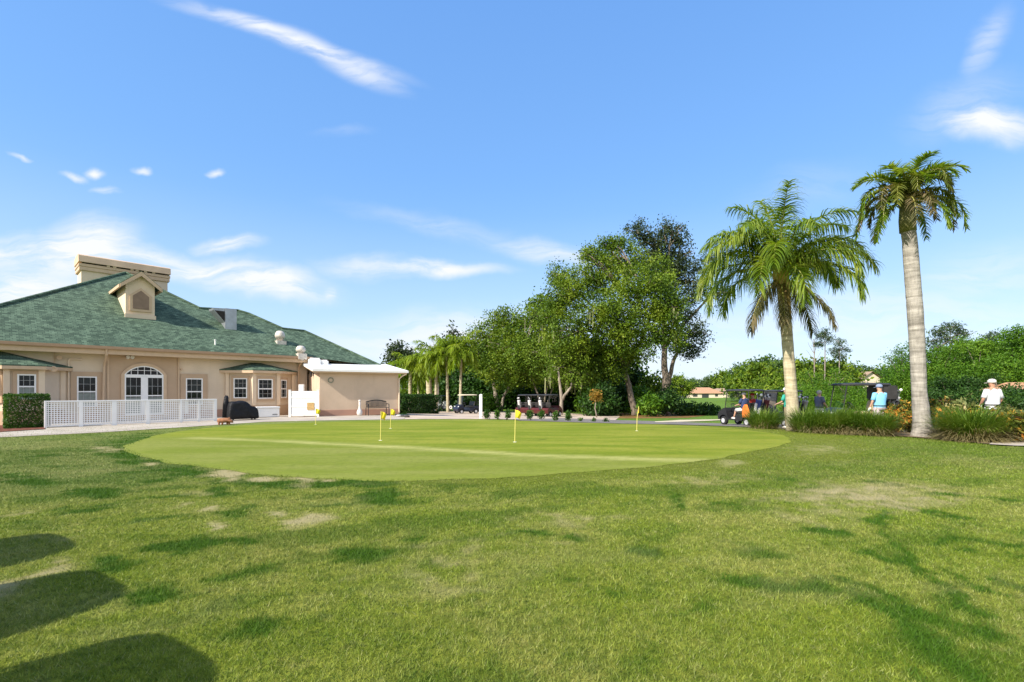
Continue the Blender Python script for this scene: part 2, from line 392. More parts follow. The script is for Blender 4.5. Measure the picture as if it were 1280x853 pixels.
def grass_colour(h, blades=False):
    pos = h.n('ShaderNodeNewGeometry').outputs['Position']
    a1 = h.n('ShaderNodeAttribute', attribute_name='dark').outputs['Fac']; a2 = h.n('ShaderNodeAttribute', attribute_name='bare').outputs['Fac']
    big = h.rangem(h.noise(pos, 0.55, 3, 0.6), 0.35, 0.68)
    mid = h.rangem(h.noise(pos, 2.1, 5, 0.62, 0.6), 0.40, 0.66)
    fine = h.noise(pos, 38, 3, 0.7)
    base = h.mix(big, (0.228, 0.298, 0.028), (0.318, 0.345, 0.076))
    base = h.mix(h.math('MULTIPLY', mid, 0.5), base, (0.150, 0.232, 0.015))
    base = h.mix(h.math('MULTIPLY', h.rangem(h.noise(pos, 5.5, 4, 0.6), 0.55, 0.72), 0.35), base, (0.34, 0.33, 0.125))
    sepx = h.n('ShaderNodeSeparateXYZ'); h.put(sepx.inputs[0], pos)
    # drier, paler grass to the left of the green; richer, darker turf far off
    dry = h.math('MULTIPLY', h.rangem(sepx.outputs[0], -3.5, -7.0, 0.0, 0.55), h.rangem(sepx.outputs[1], 5.0, 8.0))
    base = h.mix(dry, base, (0.185, 0.235, 0.080))
    far = h.rangem(sepx.outputs[1], 24, 34)
    base = h.mix(far, base, h.mix(big, (0.10, 0.20, 0.020), (0.16, 0.24, 0.030)))
    tuft = h.noise(pos, 13, 5, 0.75)
    base = h.mix(1.0, base, h.ramp(tuft, [(0.34, (0.55, 0.63, 0.5)), (0.50, (1.0, 1.0, 1.0)), (0.66, (1.38, 1.28, 1.5))]), 'MULTIPLY')
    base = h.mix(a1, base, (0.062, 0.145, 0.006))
    base = h.mix(a2, base, (0.40, 0.345, 0.17))
    a3 = h.n('ShaderNodeAttribute', attribute_name='fringe').outputs['Fac']
    base = h.mix(a3, base, h.mix(mid, (0.165, 0.215, 0.016), (0.200, 0.235, 0.030)))
    if blades:
        rnd = h.n('ShaderNodeNewGeometry').outputs['Random Per Island']
        base = h.mix(h.math('MULTIPLY', h.rangem(rnd, 0.76, 1.0), h.math('MULTIPLY_ADD', a1, -0.5, 0.6)), base, (0.42, 0.41, 0.19))
        base = h.mix(h.math('MULTIPLY', h.rangem(rnd, 0.40, 0.0), 0.65), base, (0.045, 0.11, 0.008))
    else:
        th_ = h.n('ShaderNodeAttribute', attribute_name='thatch_shade').outputs['Fac']
        base = h.mix(h.math('MULTIPLY', h.math('MULTIPLY_ADD', th_, 0.75, 0.25), h.math('SUBTRACT', 1.0, a2)), base, h.mix(1.0, base, (0.74, 0.70, 0.58), 'MULTIPLY'))  # turf darkened for blade shade, more weakly beyond the blades
        base = h.mix(1.0, base, h.ramp(fine, [(0.3, (0.72, 0.74, 0.7)), (0.72, (1.25, 1.22, 1.2))]), 'MULTIPLY')
    return base, fine, pos
m_lawn, nt, out = new_mat('lawn_turf'); h = NT(nt)
c, fine, pos = grass_colour(h)
b = h.bsdf(c, 0.85, 0, 0.15, h.bump(h.math('ADD', fine, h.noise(pos, 130, 2)), 0.75, 0.03)); nt.links.new(b.outputs[0], out.inputs[0])
m_blade, nt, out = new_mat('lawn_blades'); h = NT(nt)
c, fine, pos = grass_colour(h, True)
b = h.bsdf(c, 0.6, 0, 0.2); t = h.n('ShaderNodeBsdfTranslucent'); h.put(t.inputs[0], c)
mx = h.n('ShaderNodeMixShader'); mx.inputs[0].default_value = 0.3
nt.links.new(b.outputs[0], mx.inputs[1]); nt.links.new(t.outputs[0], mx.inputs[2]); nt.links.new(mx.outputs[0], out.inputs[0])

def grow(a, b, s0, k): 
    o = [a]; s = s0
    while o[-1] < b: o.append(o[-1] + s); s *= k
    return o
xs = np.array(sorted(set([-v for v in grow(10.0, 1500, .35, 1.10)] + list(np.round(np.arange(-9.9, 12.0, .11), 3)) + grow(12.0, 1500, .35, 1.10))))
ys = np.array(sorted(set([-v for v in grow(-1.7, 200, .5, 1.25)] + list(np.round(np.arange(1.8, 13.0, .10), 3)) + grow(13.0, 42, .3, 1.01) + grow(43, 2600, .9, 1.07))))
GX, GY = np.meshgrid(xs, ys); Xf, Yf = GX.ravel(), GY.ravel()
Zf = T(Xf, Yf)
ing = inside(Xf, Yf, GREEN) & (seg_dist(Xf, Yf, GREEN + GREEN[:1]) > .3); Zf = Zf - 0.03 * ing
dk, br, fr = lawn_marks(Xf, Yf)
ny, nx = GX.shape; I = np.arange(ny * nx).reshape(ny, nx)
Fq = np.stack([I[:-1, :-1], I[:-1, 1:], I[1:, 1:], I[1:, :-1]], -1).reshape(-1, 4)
lawn = setting(arr_mesh('lawn', np.stack([Xf, Yf, Zf], 1), Fq, m_lawn, attrs={'dark': dk, 'bare': br, 'fringe': fr, 'thatch_shade': thatch_shade(Xf, Yf)}, smooth=True))

# mown blades standing in the near lawn
bl = []
for y0, y1, dens, wd in ((0.3, 1.7, 4500, .0045), (1.7, 3.2, 9500, .0045), (3.2, 5.0, 5200, .006), (5.0, 8.0, 2300, .009), (8.0, 12.0, 1000, .013), (12.0, 22.0, 420, .020)):
    hw = 1.22 * y1 + 3.0; n = int(dens * (y1 - y0) * 2 * hw)
    x = rng.uniform(-hw, hw, n); y = rng.uniform(y0, y1, n)
    k = rng.random(len(x)) > np.clip((np.abs(x) - 1.22 * y - .9) / 2.2, 0, 1); x, y = x[k], y[k]; ig = inside(x, y, GREEN); dg_ = np.where(ig, seg_dist(x, y, GREEN + GREEN[:1]), 0); k = dg_ < .16 * rng.random(len(x)); x, y = x[k], y[k]
    bl.append(np.stack([x, y, np.full(len(x), wd)], 1))
bl = np.concatenate(bl); bl = bl[rng.random(len(bl)) > np.clip((bl[:, 1] - 11) / 11, 0, 1)]; n = len(bl); x, y, wd = bl.T
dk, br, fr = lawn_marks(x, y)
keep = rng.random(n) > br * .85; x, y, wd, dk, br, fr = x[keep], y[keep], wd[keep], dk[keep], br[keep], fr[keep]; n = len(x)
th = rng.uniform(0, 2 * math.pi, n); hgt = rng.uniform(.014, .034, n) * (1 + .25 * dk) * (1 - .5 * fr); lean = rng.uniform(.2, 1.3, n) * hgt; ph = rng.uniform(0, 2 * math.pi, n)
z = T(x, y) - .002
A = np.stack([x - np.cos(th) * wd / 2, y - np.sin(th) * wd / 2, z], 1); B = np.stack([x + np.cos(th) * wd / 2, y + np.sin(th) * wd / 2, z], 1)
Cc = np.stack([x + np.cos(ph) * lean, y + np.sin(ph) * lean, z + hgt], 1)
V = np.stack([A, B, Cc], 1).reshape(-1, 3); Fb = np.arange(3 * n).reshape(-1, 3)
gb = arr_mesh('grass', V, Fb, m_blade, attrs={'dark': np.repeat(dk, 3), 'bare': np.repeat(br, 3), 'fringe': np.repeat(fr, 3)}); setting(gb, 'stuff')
gb['label'] = 'short mown lawn grass growing in front of the putting green'

# flat sheets lying on the lawn, cut into small faces so that they follow the slope
def sheet(name, poly, mat, lift, step=1.0, attrs_fn=None):
    bm = bmesh.new()
    f = bm.faces.new([bm.verts.new((x, y, 0)) for x, y in poly])
    x0, x1 = min(p[0] for p in poly), max(p[0] for p in poly); y0, y1 = min(p[1] for p in poly), max(p[1] for p in poly)
    for k in np.arange(x0 + step, x1, step): bmesh.ops.bisect_plane(bm, geom=bm.verts[:] + bm.edges[:] + bm.faces[:], plane_co=(k, 0, 0), plane_no=(1, 0, 0))
    for k in np.arange(y0 + step, y1, step): bmesh.ops.bisect_plane(bm, geom=bm.verts[:] + bm.edges[:] + bm.faces[:], plane_co=(0, k, 0), plane_no=(0, 1, 0))
    for v in bm.verts: v.co.z = Tf(v.co.x, v.co.y) + lift
    bmesh.ops.recalc_face_normals(bm, faces=bm.faces)
    if sum(f.normal.z for f in bm.faces) < 0: bmesh.ops.reverse_faces(bm, faces=bm.faces)
    me = bpy.data.meshes.new(name); bm.to_mesh(me); bm.free()
    me.materials.append(mat); o = bpy.data.objects.new(name, me); link(o); setting(o)
    if attrs_fn:
        co_ = np.zeros(len(me.vertices) * 3, np.float32); me.vertices.foreach_get('co', co_); co_ = co_.reshape(-1, 3)
        for nm, a in attrs_fn(co_[:, 0].astype(float), co_[:, 1].astype(float)).items():
            q = me.attributes.new(nm, 'FLOAT', 'POINT'); q.data.foreach_set('value', a.astype(np.float32))
    return o
m_green, nt, out = new_mat('green_turf'); h = NT(nt)
pos = h.n('ShaderNodeNewGeometry').outputs['Position']
ln = h.n('ShaderNodeAttribute', attribute_name='line').outputs['Fac']; bk = h.n('ShaderNodeAttribute', attribute_name='behind').outputs['Fac']
edge = h.n('ShaderNodeAttribute', attribute_name='rim').outputs['Fac']
n1 = h.noise(h.mapping(pos, rot=(0, 0, R(-20)), scale=(0.25, 1.0, 1)), 1.1, 4, 0.55, 0.4)
n2 = h.noise(pos, 3.0, 4, 0.6)
cA = h.mix(h.rangem(n1, 0.35, 0.65), (0.156, 0.192, 0.019), (0.202, 0.222, 0.042))
cB = h.mix(h.rangem(n1, 0.35, 0.65), (0.142, 0.190, 0.009), (0.228, 0.244, 0.028))
c = h.mix(bk, cA, cB)
c = h.mix(h.math('MULTIPLY', h.rangem(n2, 0.5, 0.75), 0.45), c, (0.105, 0.16, 0.010))
c = h.mix(h.math('MULTIPLY', edge, 0.35), c, (0.215, 0.245, 0.035))
c = h.mix(h.math('MULTIPLY', ln, 0.75), c, (0.42, 0.40, 0.14))
fn = h.noise(pos, 55, 3, 0.7)
c = h.mix(1.0, c, h.ramp(h.math('MULTIPLY_ADD', h.noise(pos, 7, 4, 0.7), 0.5, h.math('MULTIPLY', fn, 0.5)), [(0.34, (0.78, 0.80, 0.74)), (0.64, (1.16, 1.15, 1.15))]), 'MULTIPLY')
b = h.bsdf(c, 0.85, 0, 0.12, h.bump(fn, 0.35, 0.012)); nt.links.new(b.outputs[0], out.inputs[0])
LINE = [g2(p) for p in [(240, 548), (320, 550.5), (450, 557), (560, 563), (640, 568), (760, 573), (884, 577)]]
def green_attrs(X, Y):
    wob = .3 * (fbm(X, Y, .6, 3) - .5)
    q = seg_dist(X, Y + wob, LINE)
    x0, y0 = np.array(LINE).T; o = np.argsort(x0); yl = np.interp(X, x0[o], y0[o])
    e = seg_dist(X, Y, GREEN + GREEN[:1])
    return {'line': np.clip((.33 - q) / .26, 0, 1) * (.35 + 1.0 * fbm(X, Y, .4, 4)), 'behind': np.clip((Y - yl) / .8, 0, 1), 'rim': np.clip((.45 - e) / .35, 0, 1)}
sheet('putting_green', GREEN, m_green, 0.006, 0.28, green_attrs)

def paving(name, c1, c2, sc, bump=0.3, cracks=0.0):
    m, nt, out = new_mat(name); h = NT(nt); pos = h.n('ShaderNodeNewGeometry').outputs['Position']
    c = h.mix(h.rangem(h.noise(pos, sc, 6, 0.65), 0.32, 0.68), c1, c2)
    f = h.noise(pos, 90, 3, 0.7); c = h.mix(1.0, c, h.ramp(f, [(0.3, (0.85,) * 3), (0.7, (1.12,) * 3)]), 'MULTIPLY')
    b = h.bsdf(c, 0.9, 0, 0.2, h.bump(f, bump, 0.01)); nt.links.new(b.outputs[0], out.inputs[0]); return m
m_conc = paving('walkway_concrete', (0.36, 0.31, 0.25), (0.47, 0.42, 0.35), 0.8)
m_plaza = paving('plaza_paving', (0.40, 0.31, 0.23), (0.56, 0.46, 0.36), 0.35)
m_asph = paving('path_asphalt', (0.15, 0.135, 0.12), (0.22, 0.20, 0.175), 0.9)
m_sand = paving('pale_sand', (0.50, 0.42, 0.28), (0.62, 0.55, 0.40), 0.8)
m_mulch = paving('red_mulch', (0.10, 0.035, 0.022), (0.22, 0.085, 0.055), 9.0, 1.0)
m_soil = paving('bed_soil', (0.13, 0.09, 0.055), (0.30, 0.23, 0.15), 3.0, 0.8)
m_litter = paving('leaf_litter', (0.14, 0.065, 0.02), (0.26, 0.16, 0.05), 2.0, 0.8)
G = lambda pts: [g2(p) for p in pts]
sheet('walkway', G([(-90, 553), (0, 547.3), (130, 541), (200, 536.5), (270, 531.8), (330, 527.8), (400, 526.2), (503, 524.6)]) + [(-5.6, 27.0), (-6.3, 33.5), (-13, 33.5), (-34, 21)], m_conc, 0.012)
sheet('plaza', G([(506, 524.6), (560, 524.3), (640, 524.8), (700, 526.3), (765, 527.4), (775, 520.5), (700, 516.5), (640, 515), (575, 514.6), (503, 514.2), (512, 519)]), m_plaza, 0.016)
sheet('cart_path', G([(640, 524.9), (700, 523.2), (780, 526), (830, 527.4), (900, 530), (960, 531.3), (1040, 530), (1300, 526), (1300, 531), (1040, 535.6), (950, 535), (930, 534), (850, 531.5), (780, 530.3), (700, 528), (650, 526.3)]), m_asph, 0.022)
sheet('sand_strip', G([(818, 527.5), (850, 525.5), (905, 524.6), (905, 525.6), (862, 527.6), (820, 528.6)]), m_sand, 0.030)
sheet('mulch_bed', G([(-70, 545), (0, 541), (56, 537.4), (59, 530), (-70, 532)]), m_mulch, 0.030)
sheet('planting_bed', G([(975, 537), (1000, 540), (1060, 544), (1130, 546.5), (1180, 551), (1235, 556), (1252, 546.5), (1330, 545), (1330, 533), (1130, 532), (1000, 533)]), m_soil, 0.030, 0.5)
sheet('stepping_path', G([(1236, 557), (1256, 546.8), (1340, 545.4), (1340, 560), (1270, 558.8)]), m_conc, 0.034, 0.5)
sheet('leaf_litter_bed', G([(735, 521), (780, 523.4), (860, 522.5), (885, 519.5), (850, 516.5), (770, 516.5)]), m_litter, 0.012)
# ------------------------------------------------------------------ clubhouse
class Frame:
    """a vertical plane: a runs along e, o is outwards along m, z up"""
    def __init__(s, A, e, m):
        s.A = Vector((A[0], A[1], 0)); s.e = Vector((e[0], e[1], 0)).normalized(); s.m = Vector((m[0], m[1], 0)).normalized()
    def pt(s, a, o, z): return s.A + s.e * a + s.m * o + Vector((0, 0, z))
    def hit(s, px, o=0.0):
        r = Vector((ray(px), 1, 0)); A = s.A + s.m * o
        return r * (A.dot(s.m) / r.dot(s.m))
    def a(s, px, o=0.0): return (s.hit(px, o) - s.A).dot(s.e)
    def z(s, px, py, o=0.0): return CH + (HY - py) / FP * s.hit(px, o).y
    def box(s, mb, a0, a1, o0, o1, z0, z1):
        vs = [s.pt(a, o, z) for a in (a0, a1) for o in (o0, o1) for z in (z0, z1)]
        return mb.add(vs, [(0, 1, 3, 2), (4, 6, 7, 5), (0, 4, 5, 1), (2, 3, 7, 6), (0, 2, 6, 4), (1, 5, 7, 3)])
    def poly(s, mb, pts, o0, o1):
        """pts of (a, z) extruded from o0 to o1"""
        return mb.prism(pts, lambda a, z, c: s.pt(a, o0 + c, z), o1 - o0)
DV, NV = (0.672, 0.740), (0.740, -0.672)
MW = Frame((NV[0] * -30.4, NV[1] * -30.4), DV, NV)

def stucco(name, col):
    m, nt, out = new_mat(name); h = NT(nt); pos = h.n('ShaderNodeNewGeometry').outputs['Position']
    n = h.noise(pos, 0.9, 5, 0.6); st = h.noise(h.mapping(pos, scale=(3, 3, 0.35)), 1.0, 4, 0.6)
    c = h.ramp(n, [(0.3, tuple(k * .90 for k in col)), (0.7, tuple(k * 1.06 for k in col))])
    c = h.mix(h.math('MULTIPLY', h.rangem(st, 0.55, 0.75), 0.18), c, tuple(k * .62 for k in col))
    b = h.bsdf(c, 0.9, 0, 0.15, h.bump(h.noise(pos, 70, 3, 0.6), 0.35, 0.008)); nt.links.new(b.outputs[0], out.inputs[0]); return m
m_wall = stucco('stucco_beige', (0.64, 0.52, 0.39)); m_band = stucco('stucco_tan', (0.49, 0.35, 0.235)); m_pale = stucco('stucco_cream', (0.70, 0.56, 0.41))
m_plinth = stucco('stucco_plinth', (0.44, 0.26, 0.19)); m_annex = stucco('stucco_annex', (0.58, 0.445, 0.325))
m_fascia = pmat('painted_fascia', (0.56, 0.40, 0.26), 0.6, .06); m_gutter = pmat('gutter_metal', (0.40, 0.25, 0.15), 0.45, .06)
m_white = pmat('white_vinyl', (0.82, 0.81, 0.79), 0.45, .04, 3.0); m_whitemem = pmat('white_membrane', (0.82, 0.81, 0.79), 0.6, .06, 0.6)
m_galv = pmat('galvanised_metal', (0.36, 0.38, 0.41), 0.45, .14, 2.5, 0.6); m_fan = pmat('weathered_aluminium', (0.60, 0.54, 0.47), 0.6, .18, 5, 0.2)
m_black = pmat('black_metal', (0.022, 0.022, 0.024), 0.5, .2); m_ply = pmat('plywood_sheet', (0.58, 0.42, 0.28), 0.8, .14, 1.2)
m_void = pmat('dark_gap', (0.03, 0.025, 0.022), 0.9); m_louv = pmat('brown_screen', (0.24, 0.16, 0.11), 0.8, .12, 3)
m_glass, nt, out = new_mat('window_glass'); h = NT(nt)
pos = h.n('ShaderNodeNewGeometry').outputs['Position']
c = h.mix(h.rangem(h.noise(pos, 1.7, 3), 0.4, 0.62), (0.004, 0.005, 0.006), (0.018, 0.024, 0.025))
b = h.bsdf(c, 0.05, 0, 0.22); nt.links.new(b.outputs[0], out.inputs[0])
m_grille = pmat('shaded_grille', (0.34, 0.34, 0.33), 0.5, .05)  # white muntins coloured grey, their shade put into the paint
m_blind = pmat('window_blind', (0.20, 0.23, 0.21), 0.35, .15, 8)

# green shingle roof: courses along the eave, each tab its own tone
m_roof, nt, out = new_mat('green_shingles'); h = NT(nt)
pos = h.n('ShaderNodeNewGeometry').outputs['Position']
def dot(v, k):
    nd = h.n('ShaderNodeVectorMath', operation='DOT_PRODUCT'); h.put(nd.inputs[0], v); nd.inputs[1].default_value = k; return nd.outputs['Value']
cbn = h.n('ShaderNodeCombineXYZ'); h.put(cbn.inputs[0], dot(pos, (*DV, 0))); h.put(cbn.inputs[1], h.math('MULTIPLY', dot(pos, (0, 0, 1)), 2.0))
bk_ = h.n('ShaderNodeTexBrick'); h.put(bk_.inputs['Vector'], cbn.outputs[0])
bk_.offset = 0.37; bk_.inputs['Scale'].default_value = 1.0; bk_.inputs['Brick Width'].default_value = 0.21; bk_.inputs['Row Height'].default_value = 0.145
bk_.inputs['Mortar Size'].default_value = 0.010; bk_.inputs['Mortar Smooth'].default_value = 0.3
bk_.inputs['Color1'].default_value = (0.043, 0.068, 0.047, 1); bk_.inputs['Color2'].default_value = (0.130, 0.190, 0.128, 1); bk_.inputs['Mortar'].default_value = (0.02, 0.04, 0.03, 1)
wide = h.rangem(h.noise(pos, 0.35, 4, 0.6), 0.35, 0.65)
c = h.mix(wide, h.mix(0.12, bk_.outputs['Color'], (0.080, 0.135, 0.085)), h.mix(0.12, bk_.outputs['Color'], (0.105, 0.16, 0.11)))
c = h.mix(1.0, c, h.ramp(h.noise(pos, 2.6, 4, 0.75), [(0.3, (0.78, 0.80, 0.80)), (0.7, (1.16, 1.14, 1.12))]), 'MULTIPLY')
b = h.bsdf(c, 0.9, 0, 0.15, h.bump(bk_.outputs['Fac'], -0.5, 0.02)); nt.links.new(b.outputs[0], out.inputs[0])

base = MW.pt(MW.a(180), 0, 0)
club = thing('clubhouse', 'long beige stucco clubhouse with a green shingle hip roof, dormer and white flat roofed annex', 'building', base)
aL, aR = MW.a(-110), MW.a(384)
EZ = 3.60; SL = 0.58
mb = MB(); MW.box(mb, MW.a(-134, .6), aR, -16, 0, 0, 3.42); MW.box(mb, aR + .001, MW.a(450), -14, -1.0, 0, 4.3); obj('wall', mb, m_wall, club)
# fascia, gutter and soffit
gl, gr = MW.a(-130, .6), MW.a(389, .6)
mb = MB(); MW.box(mb, gl, gr, -.02, .56, 3.26, 3.32); MW.box(mb, gl, gr, .56, .62, 3.22, 3.53); obj('fascia', mb, m_fascia, club)
mb = MB(); MW.poly(mb, [(gl, 3.45), (gr + .05, 3.45), (gr + .05, 3.60), (gl, 3.60)], .622, .75); obj('gutter', mb, m_gutter, club, bevel=.02)
def plane_pt(px, py, lift=0.0):
    k = (HY - py) / FP; A = -(NV[0] * ray(px) + NV[1])
    Z = (EZ - CH - SL * (30.4 - .70)) / (k - SL * A)
    return Vector((ray(px) * Z, Z, CH + k * Z + lift))
SIL = [(-140, 419), (-60, 398), (0, 382.5), (105, 355), (157, 341.5), (250, 386), (297, 388.6), (312, 393), (353.5, 411.4), (380.5, 414.3), (479, 459)]
front = [plane_pt(*p) for p in SIL]
nv3 = Vector((*NV, 0)).normalized()
oap = min((p.dot(nv3)) for p in front)
back = [p - nv3 * 2 * (p.dot(nv3) - oap) for p in front]
eR, eL = plane_pt(389.5, 446.6), plane_pt(-140, 419.2)
n = len(front); mb = MB()
vs = front + [eR, eL] + back
fs = [tuple(range(n + 2))] + [(i, i + 1, n + 2 + i + 1, n + 2 + i) for i in range(n - 1)]
mb.add(vs, fs); roof = obj('roof', mb, m_roof, club)
mb = MB()
for i in range(n - 1): mb.bar(front[i] + Vector((0, 0, .02)), front[i + 1] + Vector((0, 0, .02)), .09, 6)
obj('ridge_cap', mb, m_roof, roof)

# chimney block behind the ridge
oc = oap + 30.4 - 0.3
c0, c1 = MW.a(101.5, oc), MW.a(209.5, oc); zc = MW.z(101.5, 338, oc)
mb = MB(); MW.box(mb, c0, c1, oc - 1.7, oc, zc - 4.5, zc); chim = obj('chimney', mb, m_pale, roof)
mb = MB(); MW.box(mb, c0 - .10, c1 + .10, oc - 1.8, oc + .10, zc, zc + .24); MW.box(mb, c0 - .13, c1 + .13, oc - 1.83, oc + .13, zc + .242, zc + .42); obj('chimney_ledge', mb, m_fascia, roof, bevel=.02)
mb = MB(); MW.box(mb, c0 + .05, c1 - .05, oc - 1.6, oc + .06, zc + .42, zc + .52)
obj('chimney_gap_shade', mb, m_void, roof)  # solid near-black block painting the shade under the cap
for q in (.27, .34, .54, .60, .70, .80):
    mb = MB(); MW.box(mb, c0 + (c1 - c0) * q, c0 + (c1 - c0) * q + .16, oc + .065, oc + .16, zc + .422, zc + .52); obj('chimney_support', mb, m_pale, roof)
mb = MB()
ring = lambda a: [MW.pt(a, o, z) for o, z in ((oc + .22, zc + .50), (oc + .15, zc + .90), (oc - .1, zc + 1.0), (oc - 1.2, zc + 1.0), (oc - 1.86, zc + .90), (oc - 1.95, zc + .50))]
m0, m1 = c0 - .14, c1 + .14
mb.loft([ring(m0), ring((m0 + m1) / 2 - .01), ring(m1)]); obj('chimney_cap', mb, m_ply, roof)
mb = MB(); 

# dormer
dp = plane_pt(175, 397.6); od = dp.dot(nv3) + 30.4
d0, d1 = MW.a(157, od), MW.a(193.4, od); zb = MW.z(175, 397.6, od) - .05; ze = MW.z(158.5, 353.5, od); zp = MW.z(176, 343.5, od); dm = (d0 + d1) / 2
mb = MB(); MW.poly(mb, [(d0, zb), (d1, zb), (d1, ze), (dm, zp), (d0, ze)], od - 5.0, od); obj('dormer_wall', mb, m_pale, roof)
mb = MB(); ov = .26
sl = (zp - ze) / (dm - d0)
for sg in (-1, 1):
    e0 = dm + sg * (dm - d0 + ov); z0_ = ze - sl * ov
    MW.poly(mb, [(dm, zp + .02), (e0, z0_ + .02), (e0, z0_ + .14), (dm, zp + .16)], od - 5.0, od + .24)
obj('dormer_roof', mb, m_roof, roof)
mb = MB()
for sg in (-1, 1):
    e0 = dm + sg * (dm - d0 + ov); z0_ = ze - sl * ov
    MW.poly(mb, [(dm, zp - .12), (e0, z0_ - .10), (e0, z0_ + .10), (dm, zp + .12)], od + .242, od + .29)
    MW.box(mb, e0 + (-.02 if sg > 0 else -.06), e0 + (.06 if sg > 0 else .02), od - 3.5, od + .24, z0_ - .10, z0_ + .06)
obj('dormer_bargeboard', mb, m_fascia, roof)
v0, v1 = MW.a(162, od), MW.a(189.5, od); vb, vt, vp = MW.z(176, 390, od), MW.z(176, 370, od), MW.z(176, 360.5, od); vm = (v0 + v1) / 2; q = .13
mb = MB(); MW.poly(mb, [(v0, vb), (v1, vb), (v1, vt), (vm, vp), (v0, vt)], od, od + .08); obj('dormer_trim', mb, m_fascia, roof)
mb = MB(); MW.poly(mb, [(v0 + q, vb + q), (v1 - q, vb + q), (v1 - q, vt - .04), (vm, vp - q * 1.1), (v0 + q, vt - .04)], od + .082, od + .10); obj('dormer_vent', mb, m_louv, roof)
mb = MB(); MW.box(mb, d0 - .04, d1 + .04, od, od + .10, zb, zb + .22); obj('dormer_sill', mb, m_pale, roof)

# duct hood and fans on the roof
hp = plane_pt(288, 412); oh = hp.dot(nv3) + 30.4
h0, h1 = MW.a(281.5, oh), MW.a(296, oh); zt = MW.z(288, 386, oh); hb = hp.z - .6
mb = MB(); MW.box(mb, h0, h1, oh - .9, oh, hb, zt); duct = obj('duct_hood', mb, m_galv, roof, bevel=.02)
mb = MB(); a2 = MW.a(267, oh)
MW.poly(mb, [(h0 - .01, zt - .02), (a2, zt - .06), (a2 + .02, zt - .18), (h0 - .01, zt - .85)], oh - .9, oh - .05); obj('duct_intake', mb, m_galv, roof)
mb = MB(); MW.poly(mb, [(h0 - .02, zt - .20), (a2 + .08, zt - .20), (h0 - .02, zt - .82)], oh - .048, oh - .03); obj('duct_screen', mb, m_void, roof)
def fan(px, py, r, hgt):
    p = plane_pt(px, py)
    mb = MB(); mb.lathe([(r * .8, -.35), (r * .8, hgt * .35), (r, hgt * .36), (r * 1.12, hgt * .55), (r * 1.0, hgt * .78), (r * .7, hgt * .95), (r * .25, hgt)], 18, p)
    f = obj('exhaust_fan', mb, m_fan, roof, smooth=True)
    mb = MB(); mb.box(p + Vector((0, 0, -.1)), (r * 2.1, r * 2.1, .36), rz=R(48)); obj('fan_curb', mb, m_fan, roof)
fan(350, 428, .27, .72); fan(376, 444, .26, .58)
mb = MB(); p = plane_pt(269, 431); mb.lathe([(.04, -.1), (.04, .22), (.06, .23), (.06, .28)], 8, p); obj('vent_pipe', mb, m_whitemem, roof)

# tan panel round the french windows, with pilaster steps
p0, p1 = MW.a(136.5, .05), MW.a(222, .05)
mb = MB(); MW.box(mb, p0, p1, 0, .05, 0, 3.26); obj('wall_panel', mb, m_band, club)
for j0, j1, jo in ((MW.a(134, .10), p0 - .005, .10), (p1 + .005, MW.a(224, .10), .10), (MW.a(67.5, .04), MW.a(69, .04), .04)):
    mb = MB(); MW.box(mb, j0, j1, 0, jo, 0, 3.26); obj('wall_joint', mb, m_fascia, club)
mb = MB(); MW.box(mb, MW.a(-134, .6), p0 - .3, 0.001, .035, 0, .42); obj('plinth', mb, m_plinth, club); mb = MB(); MW.box(mb, p1 + .2, aR, 0.001, .035, 0, .42); obj('plinth', mb, m_plinth, club)

def window(fr, a0, a1, z0, z1, o, cols=3, rows=2, hung=True, blind=False, trim=None, tw=.16):
    if trim is not None:
        mb = MB(); t = tw
        fr.box(mb, a0 - t, a0 - .002, o, o + .055, z0 - t, z1 + t); fr.box(mb, a1 + .002, a1 + t, o, o + .055, z0 - t, z1 + t)
        fr.box(mb, a0 - .002, a1 + .002, o, o + .055, z1 + .002, z1 + t); fr.box(mb, a0 - .002, a1 + .002, o, o + .075, z0 - t, z0 - .002)
        obj('window_trim', mb, trim, club)
    w_ = .055; mb = MB()
    fr.box(mb, a0, a0 + w_, o, o + .06, z0, z1); fr.box(mb, a1 - w_, a1, o, o + .06, z0, z1)
    fr.box(mb, a0 + w_, a1 - w_, o, o + .06, z1 - w_, z1); fr.box(mb, a0 + w_, a1 - w_, o, o + .06, z0, z0 + w_)
    zm = (z0 + z1) / 2
    if hung: fr.box(mb, a0 + w_, a1 - w_, o, o + .052, zm - .03, zm + .03)
    f = obj('window', mb, m_white, club); mb = MB()
    for sash in ((z0, zm), (zm, z1)) if hung else ((z0, z1),):
        for i in range(1, cols):
            a = a0 + (a1 - a0) * i / cols; fr.box(mb, a - .008, a + .008, o + .012, o + .034, sash[0] + .03, sash[1] - .03)
        for j in range(1, rows):
            z = sash[0] + (sash[1] - sash[0]) * j / rows; fr.box(mb, a0 + w_, a1 - w_, o + .0125, o + .0335, z - .008, z + .008)
    obj('grille', mb, m_grille, f)
    mb = MB(); fr.box(mb, a0 + .02, a1 - .02, o + .002, o + .010, z0 + .02, z1 - .02); obj('pane', mb, m_glass, f)
    if blind:
        mb = MB(); fr.box(mb, a0 + .05, a1 - .05, o + .0105, o + .0118, z0 + .04, z0 + (zm - z0) * .92); obj('blind', mb, m_blind, f)
    return f
window(MW, MW.a(96), MW.a(121), .70, MW.z(108, 470.8), 0, blind=True, trim=m_band, tw=.22)
window(MW, MW.a(232), MW.a(253), .70, MW.z(242, 473.2), 0, trim=m_band, tw=.24)
